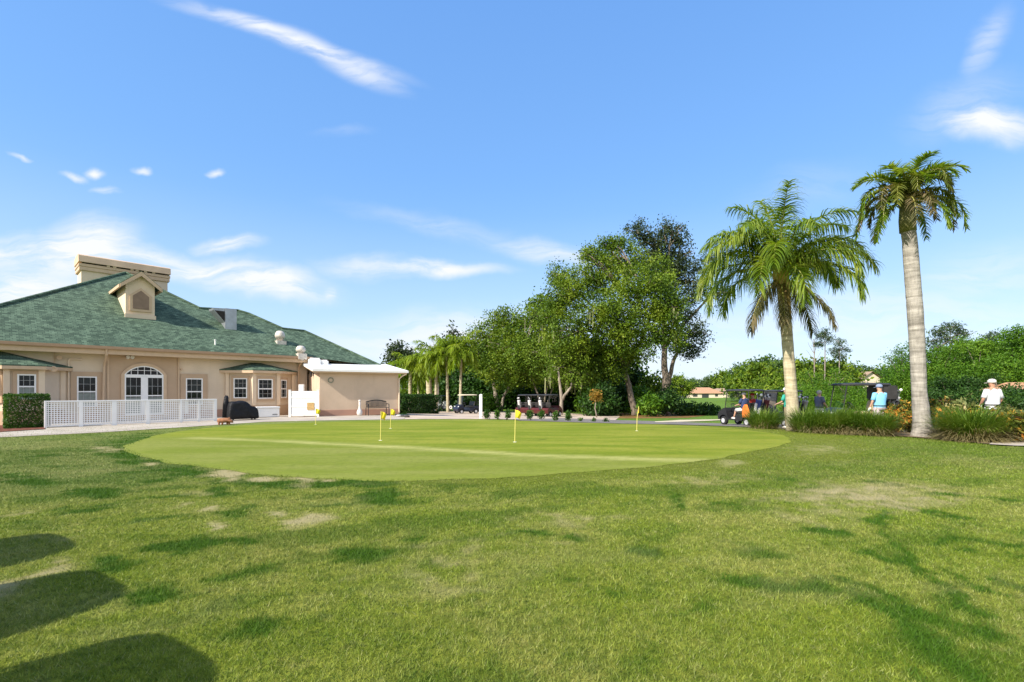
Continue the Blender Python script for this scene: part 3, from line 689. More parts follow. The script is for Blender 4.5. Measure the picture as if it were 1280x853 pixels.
# french windows under an arched transom
f0, f1 = MW.a(155.5, .05), MW.a(204, .05); fz = MW.z(180, 472, .05); fm = (f0 + f1) / 2
zs = MW.z(180, 468.6, .05); zap = MW.z(180, 457.8, .05)
def arch(a0, a1, zs, zt, k=16):
    w2 = (a1 - a0) / 2; hh = zt - zs; rad = (w2 * w2 + hh * hh) / (2 * hh); zc_ = zt - rad; am = (a0 + a1) / 2
    return [(am + w2 * (1 - 2 * i / k), zc_ + math.sqrt(max(0, rad * rad - (w2 * (1 - 2 * i / k)) ** 2))) for i in range(k + 1)]
def arch_band(mb, a0, a1, zs, zt, w_, o0, o1):
    A1 = arch(a0, a1, zs, zt); A2 = arch(a0 + w_, a1 - w_, zs, zt - w_)
    for i in range(len(A1) - 1): MW.poly(mb, [A1[i], A1[i + 1], A2[i + 1], A2[i]], o0, o1)
mb = MB(); arch_band(mb, f0 - .14, f1 + .14, zs, zap + .14, .138, .05, .12)
MW.box(mb, f0 - .14, f0 - .002, .05, .12, .1, zs); MW.box(mb, f1 + .002, f1 + .14, .05, .12, .1, zs); obj('arch_trim', mb, m_fascia, club)
mb = MB(); arch_band(mb, f0, f1, zs, zap, .05, .05, .11)
MW.box(mb, f0, f1, .05, .115, zs - .10, zs)
for i in range(1, 6):
    a = f0 + (f1 - f0) * i / 6; t_ = [q_ for q_ in arch(f0, f1, zs, zap) if True]; zt_ = np.interp(a, [q_[0] for q_ in t_[::-1]], [q_[1] for q_ in t_[::-1]])
    MW.box(mb, a - .011, a + .011, .062, .084, zs, zt_ - .03)
MW.box(mb, f0 + .12, f1 - .12, .0625, .0835, zs + .20, zs + .222)
at_ = obj('arched_window', mb, m_white, club)
mb = MB(); MW.poly(mb, arch(f0 + .02, f1 - .02, zs, zap - .02), .052, .060); obj('pane', mb, m_glass, at_)
window(MW, f0, fm - .09, .25, zs - .102, .05, 3, 2, True, True); window(MW, fm + .09, f1, .25, zs - .102, .05, 3, 2, True, True)
mb = MB(); MW.box(mb, fm - .089, fm + .089, .05, .112, .25, zs - .102); obj('window_mullion', mb, m_white, club)

def fr2(P, Q):
    e = (Q - P); e.z = 0; e.normalize(); m = Vector((e.y, -e.x, 0)); f = Frame((P.x, P.y), e, m)
    return f
def bay(aw0, a0, a1, aw1, dep, px_mid, y_eave, y_apex, apx0, apx1, wins):
    zt = MW.z(px_mid, y_eave, dep)
    pl = [(aw0, 0), (a0, dep), (a1, dep), (aw1, 0)]
    mb = MB(); mb.prism([(a, o) for a, o in pl], lambda a, o, c: MW.pt(a, o, c), zt); obj('bay_wall', mb, m_wall, club)
    mb = MB(); mb.prism([(aw0 - .04, .001), (a0 - .02, dep + .04), (a1 + .02, dep + .04), (aw1 + .04, .001)], lambda a, o, c: MW.pt(a, o, c), .62); obj('bay_plinth', mb, m_band, club)
    ovh = .26
    ev = [(aw0 - .36, 0.002), (a0 - .14, dep + ovh), (a1 + .14, dep + ovh), (aw1 + .36, 0.002)]
    mb = MB(); mb.prism(ev, lambda a, o, c: MW.pt(a, o, zt + c), .14); obj('bay_fascia', mb, m_fascia, club)
    ze_ = zt + .142; za = MW.z(px_mid, y_apex, 0)
    E = [MW.pt(a, o, ze_) for a, o in ev]; E2 = [v + Vector((0, 0, .05)) for v in E]; A0, A1 = MW.pt(MW.a(apx0), .003, za), MW.pt(MW.a(apx1), .003, za)
    mb = MB(); mb.add(E + E2 + [A0, A1], [(0, 1, 5, 4), (1, 2, 6, 5), (2, 3, 7, 6), (4, 5, 8), (5, 6, 9, 8), (6, 7, 9), (0, 4, 8, 9, 7, 3), (0, 3, 2, 1)])
    obj('bay_roof', mb, m_roof, club)
    for a, o, w_ in ((pl[1][0], pl[1][1] - .02, .20), (pl[2][0], pl[2][1] - .02, .20), (aw0, .08, .16), (aw1, .08, .16)):
        obj('corner_trim', MB().box(MW.pt(a, o, (zt + .62) / 2), (w_, w_, zt - .62 - .004), rz=R(48)), m_pale, club)
    P = [MW.pt(a, o, 0) for a, o in pl]
    fr = [fr2(P[0], P[1]), fr2(P[1], P[2]), fr2(P[2], P[3])]
    for k, x0, x1, y0, y1, bl_ in wins:
        f = fr[k]; xm = (x0 + x1) / 2
        window(f, f.a(x0), f.a(x1), f.z(xm, y1), f.z(xm, y0), 0.002, 3, 2, True, bl_, m_band, .13)
    mb = MB(); 
DEP = 1.05
b0, b1 = MW.a(317.5, DEP), MW.a(347.5, DEP)
bay(MW.a(283), b0, b1, MW.a(365), DEP, 330, 466.8, 454.2, 314, 326, [(0, 292.5, 309.5, 473, 498, False), (1, 322, 340.5, 474, 498.5, False), (2, 350, 357.5, 475, 497.5, False)])
b0, b1 = MW.a(8, DEP), MW.a(52, DEP)
bay(MW.a(-32), b0, b1, b1 + .75, DEP, 30, 462, 440.5, -8, 1, [(1, 21.5, 45, 468, 499, True), (0, -12, 0, 467, 500, False)])

# small fittings on the wall
mb = MB()
mb.tube([MW.pt(MW.a(133, .66), .66, 3.46), MW.pt(MW.a(132.5, .5), .62, 3.2), MW.pt(MW.a(130, .12), .16, 2.7), MW.pt(MW.a(128.5, .12), .14, .1)], .055, 6); obj('downspout', mb, m_fascia, club)
mb = MB(); ad = MW.a(373, .1)
mb.tube([MW.pt(MW.a(373.5, .66), .66, 3.46), MW.pt(ad, .5, 3.25), MW.pt(ad, .12, 2.9), MW.pt(ad, .12, .1)], .055, 6); obj('downspout', mb, m_fascia, club)
mb = MB(); zq = MW.z(86, 449, .05)
mb.tube([MW.pt(MW.a(85.5), .05, .5), MW.pt(MW.a(85.5), .05, zq - .05), MW.pt(MW.a(86.5), .05, zq), MW.pt(MW.a(102), .05, zq)], .04, 6); mb.bar(MW.pt(MW.a(81.5), .04, .5), MW.pt(MW.a(81.5), .04, MW.z(81, 461)), .03, 6); obj('conduit', mb, m_pale, club)
mb = MB(); zf_ = MW.z(162, 448, .12)
for k in (-.09, .09): mb.lathe([(.03, 0), (.06, .02), (.085, .14)], 10, MW.pt(MW.a(162) + k, .08, zf_), Matrix.Rotation(R(65), 3, (*DV, 0)))
mb.box(MW.pt(MW.a(162), .07, zf_ + .03), (.12, .06, .06), rz=R(48)); obj('floodlight', mb, m_white, club)
mb = MB(); mb.lathe([(.04, 0), (.08, .03), (.10, .12)], 10, MW.pt(MW.a(73.5), .05, MW.z(73, 448.5)), Matrix.Rotation(R(75), 3, (*DV, 0))); obj('wall_lamp', mb, m_fascia, club); mb = MB(); mb.lathe([(.03, 0), (.06, .03), (.06, .1)], 8, MW.pt(MW.a(226), .05, MW.z(226, 462)), Matrix.Rotation(R(75), 3, (*DV, 0))); obj('wall_lamp', mb, m_fascia, club)
mb = MB(); mb.lathe([(.12, -.05), (.13, 0), (.13, .05), (.09, .06), (.05, .04)], 14, MW.pt(MW.a(66.5, 1.0), 1.0, MW.z(66.5, 461.5, 1.0)), Matrix.Rotation(R(90), 3, (*DV, 0))); obj('wall_speaker', mb, m_fascia, club)

# annex, turned a little from the main wall
AX = Frame((-11.1, 27.7), (0.85, 0.527), (0.527, -0.85)); AL = 4.66
mb = MB(); AX.poly(mb, [(0, 0), (AL, 0), (AL, 2.56), (0, 2.56)], -5.5, 0); obj('annex_wall', mb, m_annex, club)
mb = MB(); AX.box(mb, -.035, AL + .035, -5.5, .035, 0, .34); obj('annex_plinth', mb, m_plinth, club)
def slab(z0, z1, e):
    return [AX.pt(a, o, z + (0 - (o - .35)) * .135) for a, o in ((-.42 - e, .35 + e), (AL + .5 + e, .35 + e), (AL + .5 + e, -4.3), (-.42 - e, -4.3)) for z in (z0, z1)]
def slab_mb(z0, z1, e):
    v = slab(z0, z1, e); return MB().add(v, [(0, 2, 4, 6), (1, 7, 5, 3), (0, 1, 3, 2), (2, 3, 5, 4), (4, 5, 7, 6), (6, 7, 1, 0)])
obj('annex_fascia', slab_mb(2.50, 2.585, -.05), m_fascia, club); obj('annex_roof', slab_mb(2.587, 2.72, .03), m_whitemem, club)
mb = MB(); AX.box(mb, AX.a(386.5, -2.4), AX.a(402, -2.4), -3.4, -2.4, 2.85, 3.52); 
vb_ = obj('roof_vent_box', mb, m_whitemem, club, bevel=.10, seg=3)
mb = MB(); AX.box(mb, AX.a(402.5, -2.5), AX.a(411, -2.5), -3.2, -2.5, 2.85, 3.42); obj('roof_vent_box', mb, m_whitemem, club, bevel=.08, seg=3)
mb = MB(); mb.tube([AX.pt(AL + .42, .30, 2.52), AX.pt(AL + .2, .2, 2.40), AX.pt(AL + .02, .07, 2.2), AX.pt(AL + .02, .07, .05)], .045, 6); obj('downspout', mb, m_pale, club)
AS = Frame((-11.1, 27.7), (-0.527, 0.85), (-0.85, -0.527))     # the annex's left side
la = AS.a(389.5, .12); lz = AS.z(389.5, 468, .12)
mb = MB(); mb.lathe([(.02, .20), (.10, .12), (.10, .10), (.075, .09), (.055, -.14), (.02, -.17)], 8, AS.pt(la, .14, lz)); mb.box(AS.pt(la, .02, lz + .02), (.06, .06, .26)); mb.bar(AS.pt(la, .02, lz + .12), AS.pt(la, .14, lz + .19), .014, 6)
obj('wall_lantern', mb, m_black, club)

# lattice fence
OF = 4.10
FZ0, FZ1 = .05, MW.z(55, 501.7, OF)
fence = thing('lattice_fence', 'low white lattice fence standing in front of the clubhouse windows', 'fence', MW.pt(MW.a(150, OF), OF, 0))
posts = [(55.2, 58.5), (98.5, 104), (139.5, 146), (182.5, 187.2), (225, 228), (247.5, 249.6), (267.5, 271)]
pa = [(MW.a(x0, OF), MW.a(x1, OF)) for x0, x1 in posts]
for a0, a1 in pa:
    mb = MB(); MW.box(mb, a0, a1, OF - .05, OF + .03, 0.0, FZ1 - .052); obj('post', mb, m_white, fence, bevel=.006, seg=1)
mb = MB(); MW.box(mb, pa[0][0], pa[-1][1], OF - .05, OF + .035, FZ1 - .05, FZ1 + .01); obj('rail', mb, m_white, fence, bevel=.006, seg=1)
mb = MB(); MW.box(mb, pa[0][1], pa[-1][0], OF - .035, OF - .012, FZ0, FZ0 + .06); obj('rail', mb, m_white, fence)
for (q0, a0), (a1, q1) in zip(pa[:-1], pa[1:]):
    mb = MB(); k = max(3, round((a1 - a0) / .084))
    for i in range(k): a = a0 + (a1 - a0) * (i + .5) / k; MW.box(mb, a - .0165, a + .0165, OF - .012, OF - .004, FZ0 + .02, FZ1 - .053)
    kz = 11
    for i in range(kz): z = FZ0 + .07 + (FZ1 - FZ0 - .12) * (i + .5) / kz; MW.box(mb, a0 + .003, a1 - .003, OF - .0215, OF - .0125, z - .0165, z + .0165)
    obj('lattice_panel', mb, m_white, fence)
mb = MB(); MW.box(mb, MW.a(230.8, OF), MW.a(236, OF), OF - .034, OF - .024, MW.z(233, 517.5, OF), FZ1 - .06); obj('notice_panel', mb, m_white, fence)

# white privacy fence between bay and annex
PA, PB = Vector((-12.37, 26.72, 0)), Vector((-10.93, 27.05, 0)); PF = fr2(PA, PB); PL = (PB - PA).length; PT = 1.46
pf = thing('privacy_fence', 'solid white vinyl fence section between the bay window and the annex', 'fence', (PA + PB) / 2)
for a in (0, PL):
    mb = MB(); PF.box(mb, a - .055, a + .055, -.055, .055, 0, PT + .02); mb.prism([(-.07, -.07), (.07, -.07), (.07, .07), (-.07, .07)], lambda x, y, c: PF.pt(a + x, y, PT + .022 + c), .04); obj('post', mb, m_white, pf)
mb = MB(); k = 9; L0, L1 = .056, PL - .056
for i in range(k): a = L0 + (L1 - L0) * i / k; PF.box(mb, a + .006, a + (L1 - L0) / k - .006, -.018, .012, .1, PT - .06)
PF.box(mb, L0, L1, -.016, .004, .1, PT - .06); obj('panel', mb, m_white, pf)
mb = MB()
for z in (.08, .55, 1.06, PT - .10): PF.box(mb, L0, L1, -.03, .03, z, z + .09)
obj('rail', mb, m_white, pf)
m_board = pmat('tan_board', (0.46, 0.30, 0.12), 0.7, .2, 9)
mb = MB(); PF.box(mb, PF.a(384), PF.a(393), .032, .045, PF.z(388, 512.5), PF.z(388, 503.5)); obj('board', mb, m_board, pf)
# ------------------------------------------------------------------ plants
def leaf_quads(C, size, r, up=0.25, wratio=0.5, droop=0.0):
    n = len(C)
    nrm = r.normal(size=(n, 3)); nrm[:, 2] += up; nrm /= np.linalg.norm(nrm, axis=1, keepdims=True)
    t = r.normal(size=(n, 3)); t[:, 2] -= droop; t -= nrm * (t * nrm).sum(1, keepdims=True); t /= np.linalg.norm(t, axis=1, keepdims=True) + 1e-9
    b = np.cross(nrm, t)
    L = (size * r.uniform(.65, 1.35, n))[:, None]; W = L * wratio
    fold = nrm * L * r.uniform(-.12, .12, n)[:, None]
    V = np.stack([C - t * L * .5, C + b * W * .5 + fold, C + t * L * .5, C - b * W * .5 + fold], 1).reshape(-1, 3)
    return V, np.arange(4 * n).reshape(-1, 4)
def lobe_points(lobes, n_clump, per, spread, r, shell=0.45, squash=0.8):
    """clumps of leaves spread through ellipsoids (cx,cy,cz,rx,ry,rz)"""
    L = np.array(lobes, float); wgt = (L[:, 3] * L[:, 4] * L[:, 5]) ** (2 / 3); wgt /= wgt.sum()
    k = r.choice(len(L), n_clump, p=wgt)
    d = r.normal(size=(n_clump, 3)); d /= np.linalg.norm(d, axis=1, keepdims=True)
    rad = r.random(n_clump) ** shell
    c = L[k, :3] + d * rad[:, None] * L[k, 3:6]
    sc = r.uniform(.6, 1.4, n_clump)
    off = r.normal(size=(n_clump, per, 3)) * spread * sc[:, None, None]; off[:, :, 2] *= squash
    return (c[:, None, :] + off).reshape(-1, 3), c
def px_lobes(lobes, Z, depth=1.0):
    """lobes of (px, py, rpx, rpy, dz) turned into world ellipsoids round depth Z"""
    out = []
    for px, py, rx, ry, dz in lobes:
        c = at(px, Z + dz, py); k = (Z + dz) / FP
        out.append((c.x, c.y, c.z, rx * k, max(rx, ry) * k * depth * .85, ry * k))
    return out
def bark(name, c1, c2, sc=6.0, ring=False):
    m, nt, out = new_mat(name); h = NT(nt); pos = h.n('ShaderNodeTexCoord').outputs['Object']
    if ring:
        v = h.mapping(pos, scale=(1.2, 1.2, 9.0)); n = h.noise(v, 1.0, 4, 0.6, 0.3); f = h.noise(h.mapping(pos, scale=(14, 14, 3)), 1.0, 4)
    else:
        n = h.noise(h.mapping(pos, scale=(1, 1, .25)), sc, 5, 0.65); f = h.noise(h.mapping(pos, scale=(1, 1, .2)), sc * 3, 4)
    c = h.ramp(n, [(0.32, c1), (0.66, c2)]); c = h.mix(1.0, c, h.ramp(f, [(0.3, (.78,) * 3), (0.7, (1.15,) * 3)]), 'MULTIPLY')
    b = h.bsdf(c, 0.9, 0, 0.15, h.bump(h.math('ADD', n, f), 0.6, 0.04)); nt.links.new(b.outputs[0], out.inputs[0]); return m
m_bark = bark('oak_bark', (0.085, 0.068, 0.052), (0.27, 0.22, 0.17)); m_barkl = bark('pale_bark', (0.15, 0.12, 0.095), (0.40, 0.34, 0.27)); m_palmbark = bark('palm_bark', (0.20, 0.18, 0.155), (0.42, 0.385, 0.34), ring=True)
m_palmyel = bark('palm_bark_yellow', (0.32, 0.265, 0.17), (0.56, 0.49, 0.34), ring=True); m_deadwood = bark('dead_wood', (0.20, 0.15, 0.13), (0.34, 0.28, 0.25))
g = lambda *a: list(a)
m_oak = foliage('oak_leaves', [(0.0, (0.024, 0.062, 0.006)), (0.45, (0.095, 0.165, 0.009)), (0.85, (0.195, 0.270, 0.018)), (1.0, (0.30, 0.35, 0.05))], .26, pscale=.45, patch=.6)
m_dark = foliage('dark_oak_leaves', [(0.0, (0.014, 0.028, 0.010)), (0.6, (0.040, 0.065, 0.022)), (1.0, (0.090, 0.115, 0.045))], .18, pscale=.4)
m_light = foliage('bright_leaves', [(0.0, (0.055, 0.120, 0.010)), (0.5, (0.130, 0.215, 0.018)), (1.0, (0.24, 0.32, 0.045))], .36, pscale=.5)
m_bank = foliage('thicket_leaves', [(0.0, (0.034, 0.100, 0.008)), (0.5, (0.085, 0.190, 0.010)), (1.0, (0.18, 0.30, 0.028))], .32, pscale=.45, patch=.55)
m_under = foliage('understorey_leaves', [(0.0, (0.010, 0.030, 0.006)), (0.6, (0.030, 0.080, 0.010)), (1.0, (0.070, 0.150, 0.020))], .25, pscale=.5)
m_pine = foliage('pine_needles', [(0.0, (0.025, 0.050, 0.020)), (0.6, (0.060, 0.100, 0.040)), (1.0, (0.120, 0.160, 0.075))], .2)
m_far = foliage('far_leaves', [(0.0, (0.030, 0.070, 0.018)), (0.5, (0.060, 0.120, 0.026)), (1.0, (0.115, 0.180, 0.045))], .25, pscale=.12, patch=.65)
m_hedge = foliage('hedge_leaves', [(0.0, (0.016, 0.050, 0.006)), (0.6, (0.050, 0.125, 0.012)), (1.0, (0.120, 0.220, 0.030))], .28, pscale=2.0)
m_palm = foliage('palm_leaflets', [(0.0, (0.060, 0.125, 0.008)), (0.5, (0.165, 0.255, 0.018)), (1.0, (0.38, 0.43, 0.08))], .45, rough=.4, pscale=.9, spec=.5)
m_palmy = foliage('young_palm_leaflets', [(0.0, (0.10, 0.19, 0.010)), (0.5, (0.21, 0.30, 0.016)), (1.0, (0.34, 0.40, 0.05))], .4, rough=.45, pscale=.4)
m_palmol = foliage('olive_palm_leaflets', [(0.0, (0.055, 0.085, 0.012)), (0.5, (0.14, 0.17, 0.025)), (1.0, (0.26, 0.26, 0.07))], .35, pscale=1.2)
m_palmdry = foliage('dry_palm_leaflets', [(0.0, (0.060, 0.070, 0.022)), (0.4, (0.130, 0.125, 0.050)), (1.0, (0.26, 0.19, 0.11))], .3, pscale=1.2)
m_blades = foliage('tall_grass_blades', [(0.0, (0.050, 0.115, 0.010)), (0.5, (0.115, 0.205, 0.018)), (1.0, (0.24, 0.31, 0.055))], .3, pscale=1.2)
m_dryb = foliage('straw_blades', [(0.0, (0.15, 0.13, 0.05)), (0.5, (0.28, 0.24, 0.11)), (1.0, (0.42, 0.36, 0.20))], .3)
m_moss = foliage('grey_moss', [(0.0, (0.16, 0.18, 0.08)), (1.0, (0.32, 0.33, 0.16))], .3)
m_croton = foliage('croton_leaves', [(0.0, (0.030, 0.012, 0.008)), (0.2, (0.075, 0.022, 0.012)), (0.38, (0.045, 0.075, 0.012)), (0.58, (0.16, 0.19, 0.03)), (0.74, (0.52, 0.30, 0.04)), (0.9, (0.62, 0.21, 0.04)), (1.0, (0.60, 0.47, 0.14))], .3, patch=.5, pscale=1.3)
m_crotonp = foliage('pale_shrub_leaves', [(0.0, (0.05, 0.065, 0.02)), (0.5, (0.17, 0.20, 0.06)), (0.8, (0.42, 0.36, 0.14)), (1.0, (0.60, 0.50, 0.28))], .3, pscale=1.6)
m_autumn = foliage('orange_leaves', [(0.0, (0.12, 0.12, 0.02)), (0.5, (0.34, 0.20, 0.03)), (1.0, (0.48, 0.22, 0.05))], .35)

def limb(mb, a, b, r0, r1, r, n=7, bend=.12, steps=5):
    a, b = Vector(a), Vector(b); L = (b - a).length
    mid = Vector((r.uniform(-1, 1), r.uniform(-1, 1), r.uniform(0, .8))) * L * bend
    pts = []; rad = []
    for i in range(steps + 1):
        t = i / steps; p = a.lerp(b, t) + mid * (4 * t * (1 - t)) + Vector((r.normal(), r.normal(), 0)) * L * .012 * (0 < i < steps)
        pts.append(p); rad.append(r0 + (r1 - r0) * t)
    mb.tube(pts, rad, n); return pts
def tree(name, label, cat, base, stems, lobes, m_leaf, m_b, group=None, n_clump=700, per=14, spread=.45, size=.34, twigs=10, seed=1, shell=.45, moss=0, up=.25, wr=.55, twr=.05, tk_=.62):
    """stems: lists of ((x,y,z) world points, radii); limbs run from their tops into the lobes"""
    r = np.random.default_rng(seed)
    t = thing(name, label, cat, base, group); tm = MB(); tops = []
    for pts, rad in stems:
        rad = [q * tk_ for q in rad]; P = [Vector(p) for p in pts]; Q = []; Rr = []
        for i in range(len(P) - 1):
            for s in range(4):
                f = s / 4; Q.append(P[i].lerp(P[i + 1], f) + Vector((r.normal(), r.normal(), 0)) * rad[i] * .10 * (len(Q) > 0)); Rr.append(rad[i] + (rad[i + 1] - rad[i]) * f)
        Q.append(P[-1]); Rr.append(rad[-1])
        Q[0] = Q[0] - Vector((0, 0, .15)); Rr[0] *= 1.35; tm.tube(Q, Rr, 10); tops.append((P[-1], rad[-1])); 
        if len(P) > 2: tops.append((P[-2], rad[-2] * .6))
    for lb in lobes:
        c = Vector(lb[:3]); tp = min(tops, key=lambda q: (q[0] - c).length)
        if (tp[0] - c).length < .3: continue
        e = c + Vector((0, 0, lb[5] * .2)); pp = limb(tm, tp[0], e, tp[1] * .75, twr * .7, r)
        for _ in range(twigs):
            k = int(r.integers(2, len(pp))); d = r.normal(size=3); d /= np.linalg.norm(d); d[2] = abs(d[2]) * .6
            limb(tm, pp[k], c + Vector((d[0] * lb[3], d[1] * lb[4], d[2] * lb[5])) * .85, twr * .7, twr * .2, r, 5, .08, 3)
    obj('trunk', tm, m_b, t, smooth=True, recalc=False)
    Cn, cc = lobe_points(lobes, n_clump, per, spread, r, shell)
    V, F = leaf_quads(Cn, size, r, up, wr); arr_mesh('crown', V, F, m_leaf, t)
    if moss:
        low = cc[np.argsort(cc[:, 2])[: len(cc) // 2]]; pick = low[r.choice(len(low), moss)]; V = []; F = []
        for p in pick:
            for _ in range(7):
                a = p + r.normal(size=3) * .25; Lh = r.uniform(.5, 1.7); w_ = r.uniform(.03, .08); th = r.uniform(0, 3.14); dx, dy = math.cos(th) * w_, math.sin(th) * w_; k = len(V)
                V += [(a[0] - dx, a[1] - dy, a[2]), (a[0] + dx, a[1] + dy, a[2]), (a[0] + dx * .3 + r.normal() * .05, a[1] + dy * .3, a[2] - Lh), (a[0] - dx * .3, a[1] - dy * .3, a[2] - Lh * .95)]; F.append((k, k + 1, k + 2, k + 3))
        arr_mesh('hanging_moss', np.array(V), np.array(F), m_moss, t)['kind'] = 'stuff'
    return t
def bush(name, label, cat, base, lobes, m_leaf, group=None, n_clump=300, per=14, spread=.2, size=.16, seed=1, shell=.35, wr=.5, n_stem=8, stem_r=.03, m_b=None):
    r = np.random.default_rng(seed); t = thing(name, label, cat, base, group); tm = MB(); b = Vector(base)
    for lb in lobes[:n_stem]: limb(tm, b + Vector((r.normal() * .05, r.normal() * .05, -.05)), (lb[0], lb[1], lb[2]), stem_r, stem_r * .4, r, 6)
    obj('stem', tm, m_b or m_bark, t, smooth=True, recalc=False)
    Cn, cc = lobe_points(lobes, n_clump, per, spread, r, shell); Cn[:, 2] = np.maximum(Cn[:, 2], b.z + .03)
    V, F = leaf_quads(Cn, size, r, .2, wr); arr_mesh('foliage', V, F, m_leaf, t); return t

def palm_frond(o, az, el, L, droop, r, nl=60, ll=.55, lw=.035, tilt=.35, curl=.9, plume=.35):
    """one feather frond: rachis path with drooping leaflets; returns rachis points and leaflet arrays"""
    n = 22; p = np.array(o, float); pts = [p.copy()]; e = el; ds = L / n; side = r.normal() * .10
    tang = []
    for i in range(n):
        d = np.array([math.cos(az) * math.cos(e), math.sin(az) * math.cos(e), math.sin(e)]); p = p + d * ds; pts.append(p.copy()); tang.append(d)
        e -= droop * (.35 + 1.3 * i / n) / n; e = max(e, -1.45); az += side / n
    tang.append(tang[-1]); pts = np.array(pts); tang = np.array(tang)
    V = []; F = []
    for i in range(nl):
        t = .10 + .90 * (i + r.random() * .6) / nl; k = t * n; j = min(int(k), n - 1); f = k - j
        b = pts[j] * (1 - f) + pts[j + 1] * f; d = tang[j]
        s = np.cross(d, [0, 0, 1]); s /= np.linalg.norm(s) + 1e-6; upv = np.cross(s, d)
        ln = ll * (math.sin(math.pi * min(1, .12 + .80 * t)) ** .6) * r.uniform(.8, 1.1)
        for sg in (-1, 1):
            v = s * sg + d * (.35 + .7 * t) + upv * (tilt + r.normal() * plume); v /= np.linalg.norm(v)
            q = b.copy(); w_ = np.cross(v, [r.normal() * .4, r.normal() * .4, 1]); w_ /= np.linalg.norm(w_) + 1e-6; k0 = len(V); sg_n = 4
            for m_ in range(sg_n + 1):
                wd = lw * (1 - (m_ / sg_n) ** 1.6) * .5 + .003
                V.append(q - w_ * wd); V.append(q + w_ * wd)
                v = v + np.array([0, 0, -1]) * curl * .32 * (.5 + m_ / sg_n); v /= np.linalg.norm(v); q = q + v * ln / sg_n
            for m_ in range(sg_n): F.append((k0 + 2 * m_, k0 + 2 * m_ + 1, k0 + 2 * m_ + 3, k0 + 2 * m_ + 2))
    return pts, V, F
m_rachis = pmat('frond_stalk', (0.30, 0.30, 0.08), .5, .2, 4); m_boot = pmat('frond_sheath', (0.50, 0.33, 0.14), .7, .25, 5)
m_sheathg = pmat('crown_shaft', (0.13, 0.125, 0.045), .5, .2, 4)
def frond_obj(t, o, az, el, L, droop, r, mat, rr=.035, **kw):
    pts, V, F = palm_frond(o, az, el, L, droop, r, **kw)
    fo = arr_mesh('frond', np.array(V), np.array(F), mat, t)
    mb = MB().tube([Vector(p) for p in pts[::2]], [rr * (1 - .85 * i / (len(pts[::2]) - 1)) for i in range(len(pts[::2]))], 5)
    obj('frond_stalk', mb, m_rachis, fo, recalc=False)
def trunk_tube(path, n=16, wob=.012, seed=3):
    """path of (point, radius) refined with slight ring swellings"""
    r = np.random.default_rng(seed); mb = MB(); P = []; Q = []
    for (a, ra), (b, rb) in zip(path[:-1], path[1:]):
        k = max(2, int((Vector(b) - Vector(a)).length / .12))
        for i in range(k): f = i / k; P.append(Vector(a).lerp(Vector(b), f)); Q.append((ra + (rb - ra) * f) * (1 + r.normal() * wob))
    P.append(Vector(path[-1][0])); Q.append(path[-1][1]); return mb.tube(P, Q, n)

# --- broad feather palm, front right
def pr(px, Z, w): return w / 2 * Z / FP * math.cos(math.atan(ray(px)))
ZP = 18.4; r = np.random.default_rng(5)
b_ = at(992, ZP)
qp = thing('feather_palm', 'broad palm with a full drooping crown of long green fronds and a pale leaning trunk', 'palm tree', b_)
prof = [(993, 539, 24), (992, 530, 19), (990, 500, 16), (986, 450, 15), (983, 410, 15), (979, 375, 14), (976, 352, 13)]
obj('trunk', trunk_tube([(at(x, ZP, y), pr(x, ZP, w_)) for x, y, w_ in prof]), m_palmyel, qp, smooth=True, recalc=False)
top = at(974.5, ZP, 338)
mb = MB(); mb.tube([at(976, ZP, 356), at(975, ZP, 345), at(974, ZP, 332), at(973, ZP, 318)], [.20, .27, .20, .06], 10); obj('crown_shaft', mb, m_boot, qp, smooth=True)
for dx, dy, l_ in ((-.10, -.1, .7), (.12, -.12, 1.5), (.05, .15, .9)):
    a = at(976, ZP, 352) + Vector((dx, dy, 0)); mb = MB(); mb.tube([a + Vector((0, 0, .3)), a + Vector((.02, -.08, -.3)), a + Vector((.16, -.10, -l_))], [.10, .09, .015], 6); obj('hanging_sheath', mb, m_boot, qp)
# (azimuth deg from +x, elevation deg, length m, droop)
FR = [(95, 84, 3.6, .8), (130, 76, 3.5, 1.3), (60, 78, 3.7, 1.2), (100, 68, 3.5, 1.4), (250, 74, 3.4, 1.3), (20, 62, 3.7, 1.4), (165, 58, 3.6, 1.6), (330, 60, 3.6, 1.6), (215, 60, 3.5, 1.7), (280, 58, 3.4, 1.7),
      (0, 46, 3.8, 1.5), (180, 42, 3.9, 1.7), (35, 42, 3.7, 1.6), (145, 40, 3.6, 1.8), (345, 32, 3.9, 1.7), (195, 28, 3.8, 1.9), (235, 34, 3.5, 1.9), (310, 34, 3.4, 1.9), (80, 36, 3.5, 1.8),
      (10, 14, 3.7, 1.6), (170, 12, 3.7, 1.9), (220, 8, 3.4, 1.9), (325, 6, 3.5, 1.7), (130, 10, 3.4, 1.8), (50, 8, 3.4, 1.8), (265, 0, 3.0, 1.7), (188, -12, 3.4, 1.5), (352, -10, 3.4, 1.5), (205, 44, 3.6, 1.7), (155, 26, 3.7, 1.7), (350, 48, 3.7, 1.5), (20, 28, 3.8, 1.6), (178, 56, 3.6, 1.5), (240, 14, 3.3, 1.8), (300, 16, 3.3, 1.8)]
for i, (az, el, L_, dr) in enumerate(FR[:26] + FR[28:33]):
    frond_obj(qp, top + Vector((math.cos(R(az)) * .1, math.sin(R(az)) * .1, 0)), R(az + r.normal() * 6), R(el + 6 + r.normal() * 5), L_ * (.92 if el < 66 else 1.0), dr * (1.22 if el < 66 else 1.0), r, m_palm, nl=80, ll=.98, lw=.044, curl=1.7, plume=.5)
